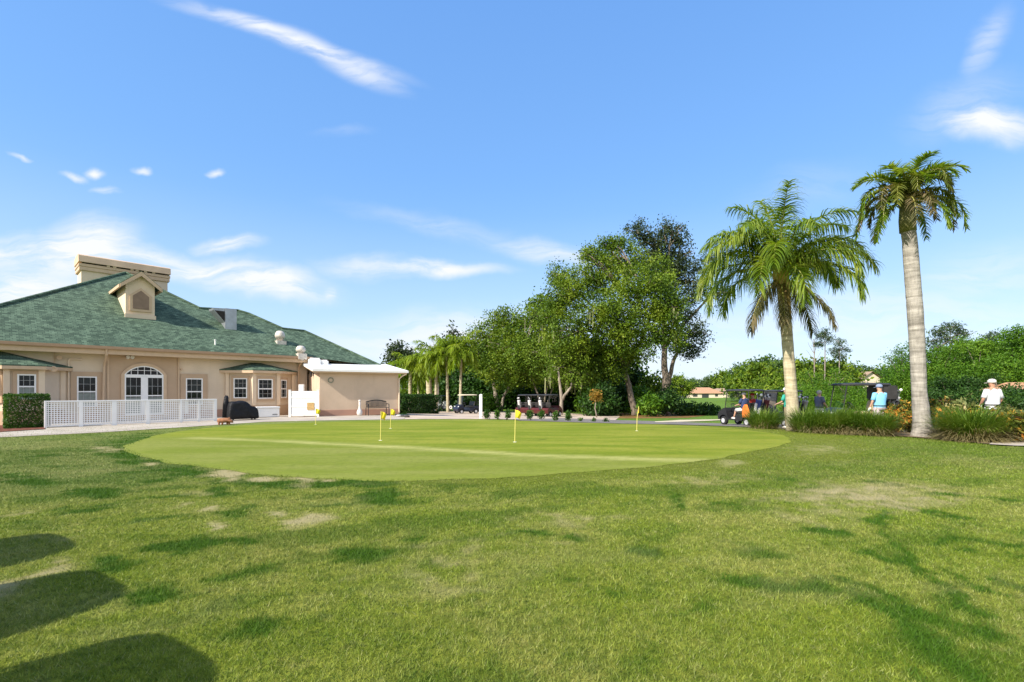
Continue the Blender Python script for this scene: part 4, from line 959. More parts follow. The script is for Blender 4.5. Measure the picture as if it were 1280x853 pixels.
for az, el, L_, dr in ((200, -35, 2.6, .9), (330, -30, 2.7, .9), (110, -40, 2.4, .8), (255, -55, 2.2, .5), (25, -25, 3.0, 1.0)):
    frond_obj(qp, top - Vector((0, 0, .25)), R(az), R(el), L_, dr, r, m_palmdry, nl=70, ll=.8, lw=.034, curl=1.9)
# --- tall palm with a small tight crown
ZT = 15.5; b_ = at(1154, ZT)
tp = thing('tall_palm', 'tall slim palm with a thick grey ringed trunk and a small tight crown', 'palm tree', b_)
prof = [(1154.5, 548, 40), (1154, 542, 33), (1153, 533, 27), (1151.5, 518, 23.5), (1149, 490, 20.5), (1147, 440, 21), (1144, 390, 21.5), (1140, 340, 21), (1137, 300, 20), (1135, 286, 19.5)]
obj('trunk', trunk_tube([(at(x, ZT, y), pr(x, ZT, w_)) for x, y, w_ in prof]), m_palmbark, tp, smooth=True, recalc=False)
mb = MB(); mb.tube([at(1135, ZT, 290), at(1134, ZT, 275), at(1133, ZT, 255), at(1132, ZT, 236)], [.225, .225, .18, .08], 12); obj('crown_shaft', mb, m_sheathg, tp, smooth=True)
top = at(1132.5, ZT, 246)
FT = [(0, 55, 2.2, 1.9), (180, 52, 2.0, 2.0), (90, 70, 1.7, 1.6), (270, 72, 1.7, 1.8), (40, 58, 1.9, 1.8), (140, 60, 1.9, 1.8), (225, 55, 1.8, 2.2), (310, 55, 1.9, 2.2), (200, 66, 1.6, 1.7), (340, 66, 1.7, 1.7), (255, 40, 1.7, 2.4), (285, 48, 1.8, 2.3), (215, 32, 1.9, 2.5), (325, 34, 2.0, 2.5)]
FTD = [(178, 20, 2.2, 2.6), (205, 10, 2.3, 2.4), (160, 5, 2.2, 2.3), (2, 25, 2.5, 2.7), (335, 12, 2.4, 2.5), (25, 5, 2.1, 2.2), (240, 0, 2.0, 2.1), (300, -10, 1.9, 1.9), (190, -20, 2.0, 1.7), (100, 0, 1.9, 2.0), (185, 35, 2.3, 2.9), (355, 38, 2.4, 2.9), (262, 15, 1.9, 2.6), (278, -25, 1.7, 1.4), (230, -15, 2.1, 1.9), (320, 0, 2.2, 2.2)]
for az, el, L_, dr in FT[:12]: frond_obj(tp, top, R(az), R(el + 3), L_ * .93, dr, r, m_palm, rr=.03, nl=50, ll=.45, lw=.042, curl=.5, plume=.30, tilt=.35)
for i, (az, el, L_, dr) in enumerate(FTD[:13]): frond_obj(tp, top - Vector((0, 0, .12)), R(az), R(el), L_ * .95, dr * 1.08, r, m_palmdry if i % 3 == 0 or i > 11 else m_palm, rr=.03, nl=48, ll=.38, lw=.038, curl=.7, plume=.45, tilt=.25)

for k_ in range(15):
    frond_obj(tp, top - Vector((0, 0, .05)), R(k_ * 24 + 9 + r.normal() * 6), R(r.uniform(28, 60)), r.uniform(1.5, 2.1), r.uniform(2.9, 3.6), r, m_palmol if k_ % 4 else m_palmdry, rr=.026, nl=44, ll=.36, lw=.038, curl=.7, plume=.45, tilt=.2)
# --- slim young palms beside the cart park
YP = [(512, 57, 472, 4, 'slim palm growing closest to the corner of the annex'), (524, 60, 474, 3.5, 'thin short palm between the annex and the dark parked cart'), (537, 55, 462, 7, 'stout palm with a thick shaggy yellow trunk'),
      (545, 54, 456, 3.5, 'slim palm with its bare trunk just right of the stout shaggy one'), (560, 53, 448, 3.2, 'tall slim palm beside the round white target ring'), (575, 52, 444, 3.0, 'tall slim palm directly behind the cream roofed cart')]
for i, (px, Z, yc, wpx, lab) in enumerate(YP):
    b_ = at(px, Z); rr = np.random.default_rng(50 + i); lean = rr.normal() * 2
    t = thing('young_palm', lab, 'palm tree', b_, 'young palms behind the cart park')
    k = Z / FP; c_ = at(px + lean, Z, yc - 8)
    obj('trunk', trunk_tube([(b_ - Vector((0, 0, .1)), wpx * k * .62), (b_.lerp(c_, .5), wpx * k * .5), (c_, wpx * k * .48)], 8), m_palmyel, t, smooth=True, recalc=False)
    for j in range(22):
        frond_obj(t, c_, 2 * math.pi * j / 22 + rr.normal() * .2, R(rr.uniform(-25, 86)), rr.uniform(2.2, 3.4), rr.uniform(1.4, 2.4), rr, m_palmy, rr=.03, nl=34, ll=1.15, lw=.10, curl=1.5, plume=.45)

# --- trees of the middle ground
def stem(*pts): return [at(x, Z, y) for x, y, Z in pts]
ZB = 50
lob = px_lobes([(705, 375, 24, 30, -2), (740, 350, 34, 30, 0), (775, 330, 36, 34, 2), (800, 365, 42, 36, -3), (760, 395, 42, 34, -4), (715, 425, 36, 34, -3), (790, 420, 44, 34, -3), (750, 450, 44, 30, 0), (832, 390, 28, 34, -3), (822, 345, 22, 24, 0), (700, 348, 16, 20, 2), (735, 320, 14, 14, 0), (690, 400, 16, 30, 0), (842, 425, 20, 22, -3), (765, 305, 16, 12, 2)], ZB, .8)
tree('oak_tree', 'largest bright green oak with a grey trunk leaning left, behind the right hand yellow flag', 'tree', at(794, ZB), [(stem((795, 522, ZB), (788, 490, ZB), (779, 455, ZB), (770, 425, ZB)), [.62, .48, .40, .26]), (stem((781, 462, ZB), (800, 430, ZB - 1), (812, 400, ZB - 1)), [.28, .22, .15])], lob, m_oak, m_bark, n_clump=1400, per=52, spread=.38, size=.23, seed=3, moss=16, shell=.5, twr=.10)
ZD = 55
lob = px_lobes([(795, 292, 18, 18, 0), (818, 305, 22, 18, 0), (840, 290, 20, 18, 0), (850, 322, 24, 28, 0), (862, 360, 24, 28, 0), (845, 395, 28, 24, 0), (868, 420, 20, 18, -3), (860, 438, 18, 12, 0), (815, 330, 26, 20, 0), (890, 330, 16, 20, 0), (900, 370, 18, 14, 0), (836, 345, 22, 22, 0)], ZD, .8)
tree('oak_tree', 'dark leaved oak with a forked brown trunk, taller than the bright oak on its left', 'tree', at(833, ZD), [(stem((832, 522, ZD), (833, 490, ZD), (831, 450, ZD), (830, 400, ZD), (838, 350, ZD)), [.85, .72, .52, .40, .25]), (stem((835, 480, ZD), (842, 450, ZD), (856, 425, ZD)), [.42, .34, .2]), (stem((832, 430, ZD), (860, 400, ZD), (888, 370, ZD)), [.35, .28, .14])], lob, m_dark, m_bark, n_clump=540, per=44, spread=.36, size=.24, seed=4, moss=4, twr=.12)
ZA = 62
lob = px_lobes([(612, 425, 28, 26, 0), (640, 410, 30, 24, 0), (628, 440, 40, 30, -3), (600, 450, 22, 24, 0), (655, 440, 30, 30, -3), (625, 398, 18, 12, 0), (640, 470, 38, 18, -3)], ZA, .9)
tree('oak_tree', 'round leafy tree with two pale stems spreading in a V beside the white post', 'tree', at(621, ZA), [(stem((622, 517, ZA), (619, 490, ZA), (614, 465, ZA), (612, 450, ZA)), [.50, .42, .30, .2]), (stem((626, 516, ZA), (630, 495, ZA), (642, 475, ZA), (648, 455, ZA)), [.36, .28, .2, .13])], lob, m_oak, m_barkl, n_clump=700, per=42, spread=.42, size=.27, seed=5, moss=0, twr=.1)
ZE = 58
lob = px_lobes([(672, 425, 28, 28, 0), (690, 440, 26, 34, 0), (660, 445, 28, 26, -2), (678, 465, 30, 20, 0), (668, 398, 16, 16, 0), (700, 470, 22, 22, 2)], ZE, .9)
tree('oak_tree', 'slender tree with several thin pale stems fanning out above the red carts', 'tree', at(678, ZE), [(stem((677, 519, ZE), (673, 495, ZE), (664, 472, ZE), (660, 455, ZE)), [.22, .18, .14, .09]), (stem((678, 519, ZE), (682, 492, ZE), (688, 470, ZE)), [.2, .16, .1]), (stem((679, 519, ZE), (689, 490, ZE + 1), (697, 468, ZE + 1)), [.17, .13, .08])], lob, m_light, m_barkl, n_clump=470, per=40, spread=.42, size=.26, seed=6, twr=.08)
ZF_ = 48
lob = px_lobes([(712, 450, 22, 22, 2), (728, 440, 24, 24, 2), (700, 465, 22, 18, 2), (722, 470, 20, 14, 0)], ZF_, .9)
tree('oak_tree', 'tree with a smooth grey Y shaped trunk at the end of the shrub row', 'tree', at(702, ZF_), [(stem((701, 523, ZF_), (702, 500, ZF_), (700, 480, ZF_), (698, 462, ZF_)), [.40, .28, .2, .13]), (stem((703, 498, ZF_), (714, 484, ZF_), (716, 466, ZF_)), [.22, .18, .1])], lob, m_light, m_barkl, n_clump=300, per=24, spread=.45, size=.25, seed=7, moss=8, twr=.08)
ZG_ = 78
lob = px_lobes([(668, 380, 9, 10, 0), (680, 376, 10, 8, 0), (676, 392, 14, 12, 0), (690, 385, 10, 12, 0)], ZG_)
tree('tall_tree', 'thin open crowned tree with yellowish leaves rising behind the slender pale stemmed tree', 'tree', at(680, ZG_), [(stem((680, 516, ZG_), (679, 440, ZG_), (678, 395, ZG_)), [.3, .22, .1])], lob, m_light, m_bark, n_clump=150, per=9, spread=.5, size=.5, seed=8, twr=.07)
lob = px_lobes([(566, 418, 9, 10, 0), (575, 427, 8, 8, 0), (560, 432, 12, 9, 0), (580, 440, 12, 10, 0), (553, 440, 10, 8, 0)], 80)
tree('tall_tree', 'dark sparse tree with clumpy leaves rising above the young palms', 'tree', at(568, 80), [(stem((568, 516, 80), (568, 460, 80), (566, 430, 80)), [.3, .22, .1])], lob, m_dark, m_bark, n_clump=170, per=9, spread=.5, size=.5, seed=9, twr=.07)
lob = px_lobes([(497, 440, 12, 10, 0), (510, 448, 16, 10, 0), (523, 452, 10, 8, 0), (492, 455, 12, 12, 0), (512, 465, 22, 14, 0)], 92)
tree('tall_tree', 'dark distant tree showing above the right end of the annex roof', 'tree', at(507, 92), [(stem((507, 515, 92), (507, 480, 92), (506, 455, 92)), [.4, .3, .15])], lob, m_dark, m_bark, n_clump=420, per=12, spread=.55, size=.55, seed=10, twr=.08)
t = thing('dead_tree', 'bare dead tree with thin reddish grey branches over the young palms', 'tree', at(547, 76))
mb = MB(); rr = np.random.default_rng(4); tk = stem((548, 516, 76), (547, 450, 76), (546, 422, 76)); mb.tube(tk, [.22, .14, .03], 7)
for (x, y) in ((533, 432), (530, 444), (540, 426), (556, 430), (552, 422), (536, 450), (562, 445), (535, 428), (544, 415)): limb(mb, at(547, 76, y + 14), at(x, 76, y), .07, .012, rr, 5, .05)
obj('trunk', mb, m_deadwood, t, recalc=False)

# dark wood closing the view behind: single trees, each with its own crown
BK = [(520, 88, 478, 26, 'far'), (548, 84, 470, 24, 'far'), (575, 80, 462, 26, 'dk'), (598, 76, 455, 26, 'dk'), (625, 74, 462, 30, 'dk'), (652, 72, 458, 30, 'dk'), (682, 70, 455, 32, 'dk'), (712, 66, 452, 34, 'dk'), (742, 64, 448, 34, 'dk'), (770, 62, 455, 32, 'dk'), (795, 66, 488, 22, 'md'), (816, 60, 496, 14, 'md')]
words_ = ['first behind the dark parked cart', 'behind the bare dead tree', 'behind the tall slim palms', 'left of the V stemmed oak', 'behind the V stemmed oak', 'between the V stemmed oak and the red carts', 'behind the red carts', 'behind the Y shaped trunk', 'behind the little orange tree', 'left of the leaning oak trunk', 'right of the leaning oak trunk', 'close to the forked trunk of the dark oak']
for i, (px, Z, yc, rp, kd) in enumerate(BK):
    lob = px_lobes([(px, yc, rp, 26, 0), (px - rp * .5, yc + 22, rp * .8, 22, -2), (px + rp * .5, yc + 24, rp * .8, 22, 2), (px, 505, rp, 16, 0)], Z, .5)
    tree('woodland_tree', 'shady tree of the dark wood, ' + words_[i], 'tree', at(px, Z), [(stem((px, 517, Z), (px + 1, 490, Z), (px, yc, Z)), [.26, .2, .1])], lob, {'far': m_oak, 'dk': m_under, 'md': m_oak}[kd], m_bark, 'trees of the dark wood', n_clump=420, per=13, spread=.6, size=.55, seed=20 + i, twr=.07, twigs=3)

# shrubs under the oaks
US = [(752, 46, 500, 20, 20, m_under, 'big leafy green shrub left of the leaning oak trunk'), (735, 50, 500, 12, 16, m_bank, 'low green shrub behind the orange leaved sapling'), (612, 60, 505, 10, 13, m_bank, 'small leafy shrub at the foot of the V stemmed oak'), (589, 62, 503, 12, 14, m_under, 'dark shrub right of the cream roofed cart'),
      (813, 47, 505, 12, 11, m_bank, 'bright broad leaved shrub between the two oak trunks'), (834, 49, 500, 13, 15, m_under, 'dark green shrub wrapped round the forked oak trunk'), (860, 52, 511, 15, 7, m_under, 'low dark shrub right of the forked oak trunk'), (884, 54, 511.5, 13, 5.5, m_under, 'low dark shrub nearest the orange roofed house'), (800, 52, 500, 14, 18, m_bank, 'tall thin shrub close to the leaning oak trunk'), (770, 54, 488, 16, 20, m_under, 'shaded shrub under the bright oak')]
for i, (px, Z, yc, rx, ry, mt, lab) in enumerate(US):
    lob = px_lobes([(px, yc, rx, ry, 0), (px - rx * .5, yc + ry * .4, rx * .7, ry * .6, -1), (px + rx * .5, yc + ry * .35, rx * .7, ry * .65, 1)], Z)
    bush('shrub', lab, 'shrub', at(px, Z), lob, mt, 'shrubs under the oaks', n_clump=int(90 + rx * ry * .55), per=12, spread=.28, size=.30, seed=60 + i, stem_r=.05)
lob = px_lobes([(745, 494, 6, 6, 0), (741, 497, 4, 4, 0), (749, 497, 4, 4, 0)], 40)
t = bush('sapling', 'small sapling with orange leaves on a thin pale stem', 'tree', at(745.5, 40), lob, m_autumn, None, 70, 8, .14, .20, 77, m_b=m_barkl, stem_r=.06, n_stem=1)

# clipped shrub by the left bay window
def clipped(name, label, cx, cy, z0, rz, sx, sy, sz, n, size, mat, seed, cat='shrub', jag=.05):
    r = np.random.default_rng(seed); t = thing(name, label, cat, (cx, cy, z0)); m = Matrix.Rotation(rz, 3, 'Z')
    P = r.uniform(-1, 1, (n, 3)); ax = r.integers(0, 3, n); sg = np.where(r.random(n) < .5, -1, 1); sh = r.random(n) < .75
    P[np.arange(n)[sh], ax[sh]] = (sg * (1 - np.abs(r.normal(0, .06, n))))[sh]
    bumpy = 1 + jag * np.sin(P[:, 0] * 5 + seed) * np.cos(P[:, 1] * 4 + P[:, 2] * 5) + r.normal(0, .02, n)
    Pw = P * np.array([sx / 2, sy / 2, sz / 2]) * bumpy[:, None]
    rr_ = np.linalg.norm(P[:, :2], axis=1); Pw[:, 2] -= np.maximum(0, rr_ - 1.1) * .12 * np.maximum(0, P[:, 2])
    Pw = Pw @ np.array(m).T + np.array([cx, cy, z0 + sz / 2 + .04])
    tm = MB(); 
    for k in range(4): limb(tm, (cx, cy, z0 - .05), (cx + r.normal() * sx * .2, cy + r.normal() * sy * .2, z0 + sz * .7), .03, .012, r, 5)
    obj('stem', tm, m_bark, t, recalc=False)
    V, F = leaf_quads(Pw, size, r, .25, .55); arr_mesh('foliage', V, F, mat, t); return t
hb_ = MW.pt(MW.a(33.5, 3.2), 3.2, 0)
clipped('box_shrub', 'square clipped dark green shrub in front of the left bay window', hb_.x, hb_.y, .0, R(48), 1.25, 1.1, 1.30, 9500, .07, m_hedge, 2)
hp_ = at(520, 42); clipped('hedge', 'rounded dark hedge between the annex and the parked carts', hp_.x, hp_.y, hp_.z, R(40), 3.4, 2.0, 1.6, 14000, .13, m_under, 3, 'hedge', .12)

# row of small shrubs along the plaza
for i, (px, Z) in enumerate([(608.5, 25.2), (621.5, 25.0), (635, 24.8), (662, 24.6), (676.5, 24.5), (694, 24.4), (710, 24.3)]):
    b_ = at(px, Z); k = Z / FP
    lab = ['small young shrub next to the white post', 'small young shrub, second from the white post', 'small young shrub, third from the white post', 'small young shrub just right of the middle yellow flag', 'small young shrub in front of the middle red cart', 'small young shrub at the right end of the red carts', 'small young shrub, last of the row by the Y shaped trunk'][i]
    bush('young_shrub', lab, 'shrub', b_, [(b_.x, b_.y, b_.z + .24, .12, .12, .20), (b_.x + .02, b_.y, b_.z + .40, .09, .09, .12)], m_hedge, 'young shrubs along the plaza edge', 60, 8, .05, .085, 90 + i, stem_r=.015)
for i, (px, Z) in enumerate([(726, 24.4), (742, 24.5), (757, 24.6)]):
    b_ = at(px, Z); bush('seedling', ['knee high brown green seedling after the last young shrub', 'tiny seedling below the orange leaved sapling', 'tiny seedling at the right end of the plaza bed'][i], 'plant', b_, [(b_.x, b_.y, b_.z + .10, .12, .1, .08)], m_hedge, 'seedlings at the end of the shrub row', 22, 7, .04, .07, 110 + i, stem_r=.01)

# tall ornamental grasses on the right
def grass_clump(name, label, px, Z, rad, hgt, n, seed, dry=.35, group=None, wide=.016):
    r = np.random.default_rng(seed); b = at(px, Z); t = thing(name, label, 'ornamental grass', b, group)
    def blades(n, L0, L1, e0, e1, dr0, dr1, wd):
        th = r.uniform(0, 2 * math.pi, n); rr_ = rad * .45 * np.sqrt(r.random(n)); ph = th + r.normal(0, .5, n)
        P = np.stack([b.x + np.cos(th) * rr_, b.y + np.sin(th) * rr_, np.full(n, b.z + .02)], 1); e = R(1) * r.uniform(e0, e1, n); L = r.uniform(L0, L1, n) * hgt; dr = r.uniform(dr0, dr1, n)
        V = []; seg = 6
        for k in range(seg + 1):
            w_ = wd * (1 - (k / seg) ** 2) * .5 + .0015; s = np.stack([-np.sin(ph), np.cos(ph), np.zeros(n)], 1) * w_
            V += [P - s, P + s]; d = np.stack([np.cos(ph) * np.cos(e), np.sin(ph) * np.cos(e), np.sin(e)], 1)
            P = P + d * (L / seg)[:, None]; e = e - dr * (.3 + 1.4 * k / seg) / seg; P[:, 2] = np.maximum(P[:, 2], b.z + .02)
        V = np.stack(V, 1); m_ = 2 * (seg + 1); F = np.array([[2 * k, 2 * k + 1, 2 * k + 3, 2 * k + 2] for k in range(seg)])
        return V.reshape(-1, 3), (np.arange(n)[:, None, None] * m_ + F[None]).reshape(-1, 4)
    V, F = blades(n, .75, 1.35, 48, 88, .6, 2.3, wide); arr_mesh('blades', V, F, m_blades, t)
    V, F = blades(int(n * dry), .5, 1.0, 12, 60, 1.0, 2.6, wide * .9); arr_mesh('dry_blades', V, F, m_dryb, t); return t
GC = [('tall grass clump beside the orange towel cart', 955, 19.6, 1.1, .80, 1000, .3), ('tall grass clump just right of the leaning palm trunk', 1012, 17.4, 1.1, .82, 1000, .4), ('tall grass clump in front of the man in grey', 1040, 17.0, 1.2, .85, 1300, .5), ('tall grass clump in front of the open cart', 1070, 16.6, 1.2, .84, 1300, .7), ('tall grass clump in front of the man in light blue', 1090, 16.3, 1.2, .80, 1300, .7), ('biggest round grass clump, right of the tall palm trunk', 1214, 14.3, 1.2, .92, 2400, .8)]
for i, (lab, px, Z, ra, hg, n, dr) in enumerate(GC): grass_clump('grass_clump', lab, px, Z, ra, hg, n, 130 + i, dr, 'ornamental grass clumps in the right bed')
b_ = at(934, 19.3); 
# croton shrubs
CR = [(1121, 17.6, 24, .95, 0, 'dark red croton left of the tall palm trunk'), (1136, 18.2, 26, 1.15, 0, 'croton with orange tops tucked behind the tall palm trunk'), (1166, 17.0, 28, 1.12, 0, 'orange and red croton right of the tall palm trunk'), (1184, 17.8, 26, 1.2, 0, 'croton with bright orange leaves behind the biggest grass clump'), (1203, 16.8, 24, 1.2, 1, 'pale yellow green shrub behind the biggest grass clump'), (1228, 15.2, 26, .92, 0, 'orange flecked croton in front of the man in white'),
      (1248, 14.9, 24, .88, 1, 'pale cream leaved shrub right of the man in white'), (1266, 14.5, 26, 1.0, 1, 'pale straw coloured shrub near the right edge'), (1276, 13.8, 24, .85, 0, 'low dark red croton with orange tips at the right edge'), (1258, 14.1, 20, .65, 0, 'low orange croton beside the concrete path')]
for i, (px, Z, rp, hg, kd, lab) in enumerate(CR):
    hg *= 1.12
    b_ = at(px, Z); rx = rp * Z / FP * .75
    bush('croton', lab, 'shrub', b_, [(b_.x, b_.y, b_.z + hg * .55, rx, rx, hg * .42), (b_.x + rx * .4, b_.y - rx * .2, b_.z + hg * .40, rx * .6, rx * .6, hg * .35), (b_.x - rx * .4, b_.y, b_.z + hg * .45, rx * .6, rx * .6, hg * .4)], m_crotonp if kd else m_croton, 'colourful shrubs in the right bed', 170, 9, .08, .17, 150 + i, wr=.36, stem_r=.02)

# green thicket on the right and far trees
TH = [(1000, 62, 497, 26, 16, 'low bright bush behind the leaning palm trunk'), (1030, 58, 490, 30, 24, 'wide bright bush behind the man in grey'), (1066, 54, 497, 30, 14, 'wide bright bush behind the open cart'), (1100, 50, 499, 24, 13, 'bright bush behind the man in light blue'), (1140, 46, 470, 30, 34, 'tall bush just behind the tall palm trunk'), (1172, 46, 468, 30, 36, 'tall bush right of the tall palm trunk'), (1204, 44, 466, 32, 36, 'big leafy bush left of the man in white'), (1238, 42, 463, 32, 38, 'big leafy bush directly behind the man in white'), (1270, 40, 460, 34, 42, 'big leafy bush at the right edge'), (1302, 39, 460, 34, 44, 'leafy bush cut off by the right edge'), (1222, 38, 492, 26, 18, 'low dark bush at the feet of the man in white'), (1266, 34.5, 497, 26, 11, 'low dark bush behind the pale shrubs'), (1184, 40, 494, 26, 18, 'low bush behind the orange croton')]
for i, (px, Z, yc, rx, ry, lab) in enumerate(TH):
    lob = px_lobes([(px, yc, rx, ry, 0), (px - rx * .6, yc + ry * .35, rx * .7, ry * .7, -1.5), (px + rx * .6, yc + ry * .3, rx * .7, ry * .75, 1), (px, yc + ry * .8, rx, ry * .5, -1)], Z)
    rt_ = np.random.default_rng(900 + i); lob += px_lobes([(px + rt_.uniform(-1, 1) * rx, yc - ry * rt_.uniform(.55, 1.12), rx * rt_.uniform(.14, .3), ry * rt_.uniform(.12, .25), rt_.uniform(-1, 1)) for _ in range(5)], Z)
    bush('thicket_bush', lab, 'bush', at(px, Z), lob, m_bank if i < 10 else m_under, 'bushes of the green thicket', n_clump=int(240 + rx * ry * .9), per=16, spread=.24, size=.17, seed=180 + i, stem_r=.06)
# far woodland belt: three kinds, copied
def far_tree(label, seed, mat, hgt, wid, n=420):
    r_ = np.random.default_rng(seed); lob = [(0, 0, hgt * .62, wid * .5, wid * .45, hgt * .36), (-wid * .28, .5, hgt * .48, wid * .32, wid * .3, hgt * .26), (wid * .3, -.5, hgt * .5, wid * .3, wid * .3, hgt * .28), (wid * .05, 0, hgt * .80, wid * .3, wid * .3, hgt * .18), (0, 0, hgt * .22, wid * .5, wid * .4, hgt * .2)]
    return tree('far_tree', label, 'tree', (0, 0, 0), [([(0, 0, 0), (.1, 0, hgt * .3), (0, 0, hgt * .55)], [.3, .24, .12])], lob, mat, m_bark, 'far trees beyond the fairway', n_clump=n, per=12, spread=.8, size=.85, seed=seed, twr=.08, twigs=3)
far_proto = [far_tree('x', 301, m_far, 12, 14), far_tree('x', 302, m_oak, 10, 13), far_tree('x', 303, m_far, 14, 11)]
FAR = [(846, 190, 470, 1, 'behind the forked oak trunk'), (868, 245, 473, 0, 'behind the left end of the orange roof'), (888, 245, 470, 2, 'behind the right end of the orange roof'), (907, 245, 464, 1, 'above the cream house'), (936, 150, 452, 0, 'left of the first golf cart roof'), (945, 140, 454, 1, 'above the first golf cart'), (963, 150, 446, 0, 'left of the leaning palm trunk'), (985, 140, 448, 2, 'behind the leaning palm trunk'), (1004, 130, 452, 1, 'just right of the leaning palm trunk'), (1022, 140, 450, 0, 'above the man in grey'), (1042, 130, 452, 1, 'under the two far pines'), (1060, 150, 455, 0, 'left of the cream gabled house'), (1080, 160, 458, 2, 'behind the cream gabled house'), (1098, 150, 462, 1, 'right of the cream gabled house'), (1118, 140, 456, 0, 'left of the tall palm trunk'), (1132, 150, 452, 2, 'behind the tall palm trunk'),
       (1240, 95, 428, 2, 'dark one over the man in white'), (1262, 95, 424, 0, 'dark one over the pale shrubs'), (1285, 90, 420, 2, 'dark one at the right edge'), (1215, 100, 436, 0, 'over the big leafy bush'), (1052, 100, 470, 1, 'low one above the open cart'), (1012, 105, 472, 1, 'low one behind the man in grey'), (968, 110, 474, 1, 'low one above the second cart'), (948, 115, 474, 1, 'low one behind the first cart')]
used = set()
for i, (px, Z, ytop, kd, wd) in enumerate(FAR):
    b_ = at(px, Z); hgt = CH + (HY - ytop) / FP * Z - b_.z; hp0 = (12, 10, 14)[kd]; lab = 'rounded far tree ' + wd if not wd.startswith(('low', 'dark')) else 'far tree, ' + wd
    s = hgt / hp0; sc = (s * (1.0 if kd != 2 else 1.1), s, s)
    if kd not in used:
        o = far_proto[kd]; used.add(kd); o.location = b_; o.scale = sc; o.rotation_euler = (0, 0, i * 1.3); o['label'] = lab; WORLD[o.name] = b_
    else: copy_thing(far_proto[kd], b_, i * 1.3, lab, None, sc)
# pines standing over the wood
def pine(label, px, Z, lobes, seed):
    lob = px_lobes(lobes, Z, .9); tp_ = min(lobes, key=lambda q: q[1])
    tree('pine_tree', label, 'tree', at(px, Z), [(stem((px, 505, Z), (px, (tp_[1] + 505) / 2, Z), (px + .5, tp_[1] + 12, Z)), [.32, .24, .12])], lob, m_pine, m_deadwood, 'pines standing over the far wood', n_clump=26 * len(lobes), per=12, spread=.42, size=.5, seed=seed, twr=.08, twigs=5, wr=.3)
pine('slim pine with open clumps right of the leaning palm', 1031, 120, [(1027, 421, 7, 5, 0), (1036, 424, 6, 4, 0), (1031, 416, 6, 4, 0), (1024, 430, 6, 4, 0)], 401)
pine('slim pine with bushier top above the open cart', 1049, 118, [(1048, 428, 8, 6, 0), (1054, 437, 8, 6, 0), (1043, 440, 7, 5, 0), (1050, 447, 9, 5, 0)], 402)
pine('wide spreading pine right of the tall palm trunk', 1187, 85, [(1175, 416, 11, 6, 0), (1190, 410, 12, 6, 0), (1202, 418, 9, 5, 0), (1166, 428, 10, 7, 0), (1182, 424, 9, 5, 0), (1200, 430, 9, 5, 0), (1172, 438, 10, 6, 0), (1195, 440, 8, 4, 0)], 403)
pine('small flat topped pine beside the cream gabled house', 1126, 150, [(1124, 452, 9, 5, 0), (1118, 459, 7, 5, 0), (1131, 461, 6, 5, 0)], 404)
pine('distant ragged pine above the thicket near the right edge', 1237, 100, [(1232, 425, 8, 5, 0), (1242, 421, 8, 5, 0), (1224, 432, 8, 5, 0)], 405)
t = thing('dead_tree', 'thin bare tree beside the slim far pines', 'tree', at(1017, 122)); mb = MB(); mb.tube(stem((1018, 500, 122), (1018, 450, 122), (1017, 424, 122)), [.2, .13, .03], 6)
for (x, y) in ((1010, 428), (1023, 430), (1008, 438), (1026, 440), (1013, 422), (1020, 420)): limb(mb, at(1018, 122, y + 14), at(x, 122, y), .08, .02, rr, 5, .05)
obj('trunk', mb, m_deadwood, t, recalc=False)
# ------------------------------------------------------------------ golf carts
m_rubber = pmat('tyre_rubber', (0.02, 0.02, 0.021), 0.8, .2); m_rim = pmat('wheel_rim', (0.62, 0.62, 0.64), 0.35, .08, 4, 0.3)
m_seatb = pmat('black_vinyl', (0.035, 0.033, 0.032), 0.45, .2); m_seatt = pmat('tan_vinyl', (0.52, 0.40, 0.22), 0.5, .1); m_seatw = pmat('white_vinyl_seat', (0.68, 0.66, 0.62), 0.5, .06)
m_cblack = pmat('black_paint', (0.022, 0.022, 0.024), 0.4, .15, 3, 0, .3); m_cnavy = pmat('navy_paint', (0.018, 0.022, 0.040), 0.4, .15, 3, 0, .3); m_cred = pmat('red_paint', (0.07, 0.008, 0.008), 0.3, .15, 3, 0, .6); m_cgrey = pmat('grey_paint', (0.16, 0.16, 0.17), 0.3, .12, 3, 0, .5)
m_roofd = pmat('dark_canopy', (0.035, 0.035, 0.038), 0.55, .18, 2); m_roofc = pmat('cream_canopy', (0.72, 0.64, 0.46), 0.5, .06, 2)
m_lamp = pmat('lamp_lens', (0.80, 0.80, 0.78), 0.15, .05, 9, 0, .6); m_chrome = pmat('bright_metal', (0.6, 0.6, 0.62), 0.3, .1, 5, 0.8)
m_clear, nt, out = new_mat('clear_windshield'); h = NT(nt)
g1 = h.n('ShaderNodeBsdfTransparent'); g1.inputs[0].default_value = (0.86, 0.90, 0.88, 1); g2_ = h.n('ShaderNodeBsdfGlossy'); g2_.inputs['Roughness'].default_value = .05
fz_ = h.n('ShaderNodeFresnel'); fz_.inputs[0].default_value = 1.4; mx = h.n('ShaderNodeMixShader'); h.put(mx.inputs[0], fz_.outputs[0]); nt.links.new(g1.outputs[0], mx.inputs[1]); nt.links.new(g2_.outputs[0], mx.inputs[2]); nt.links.new(mx.outputs[0], out.inputs[0])

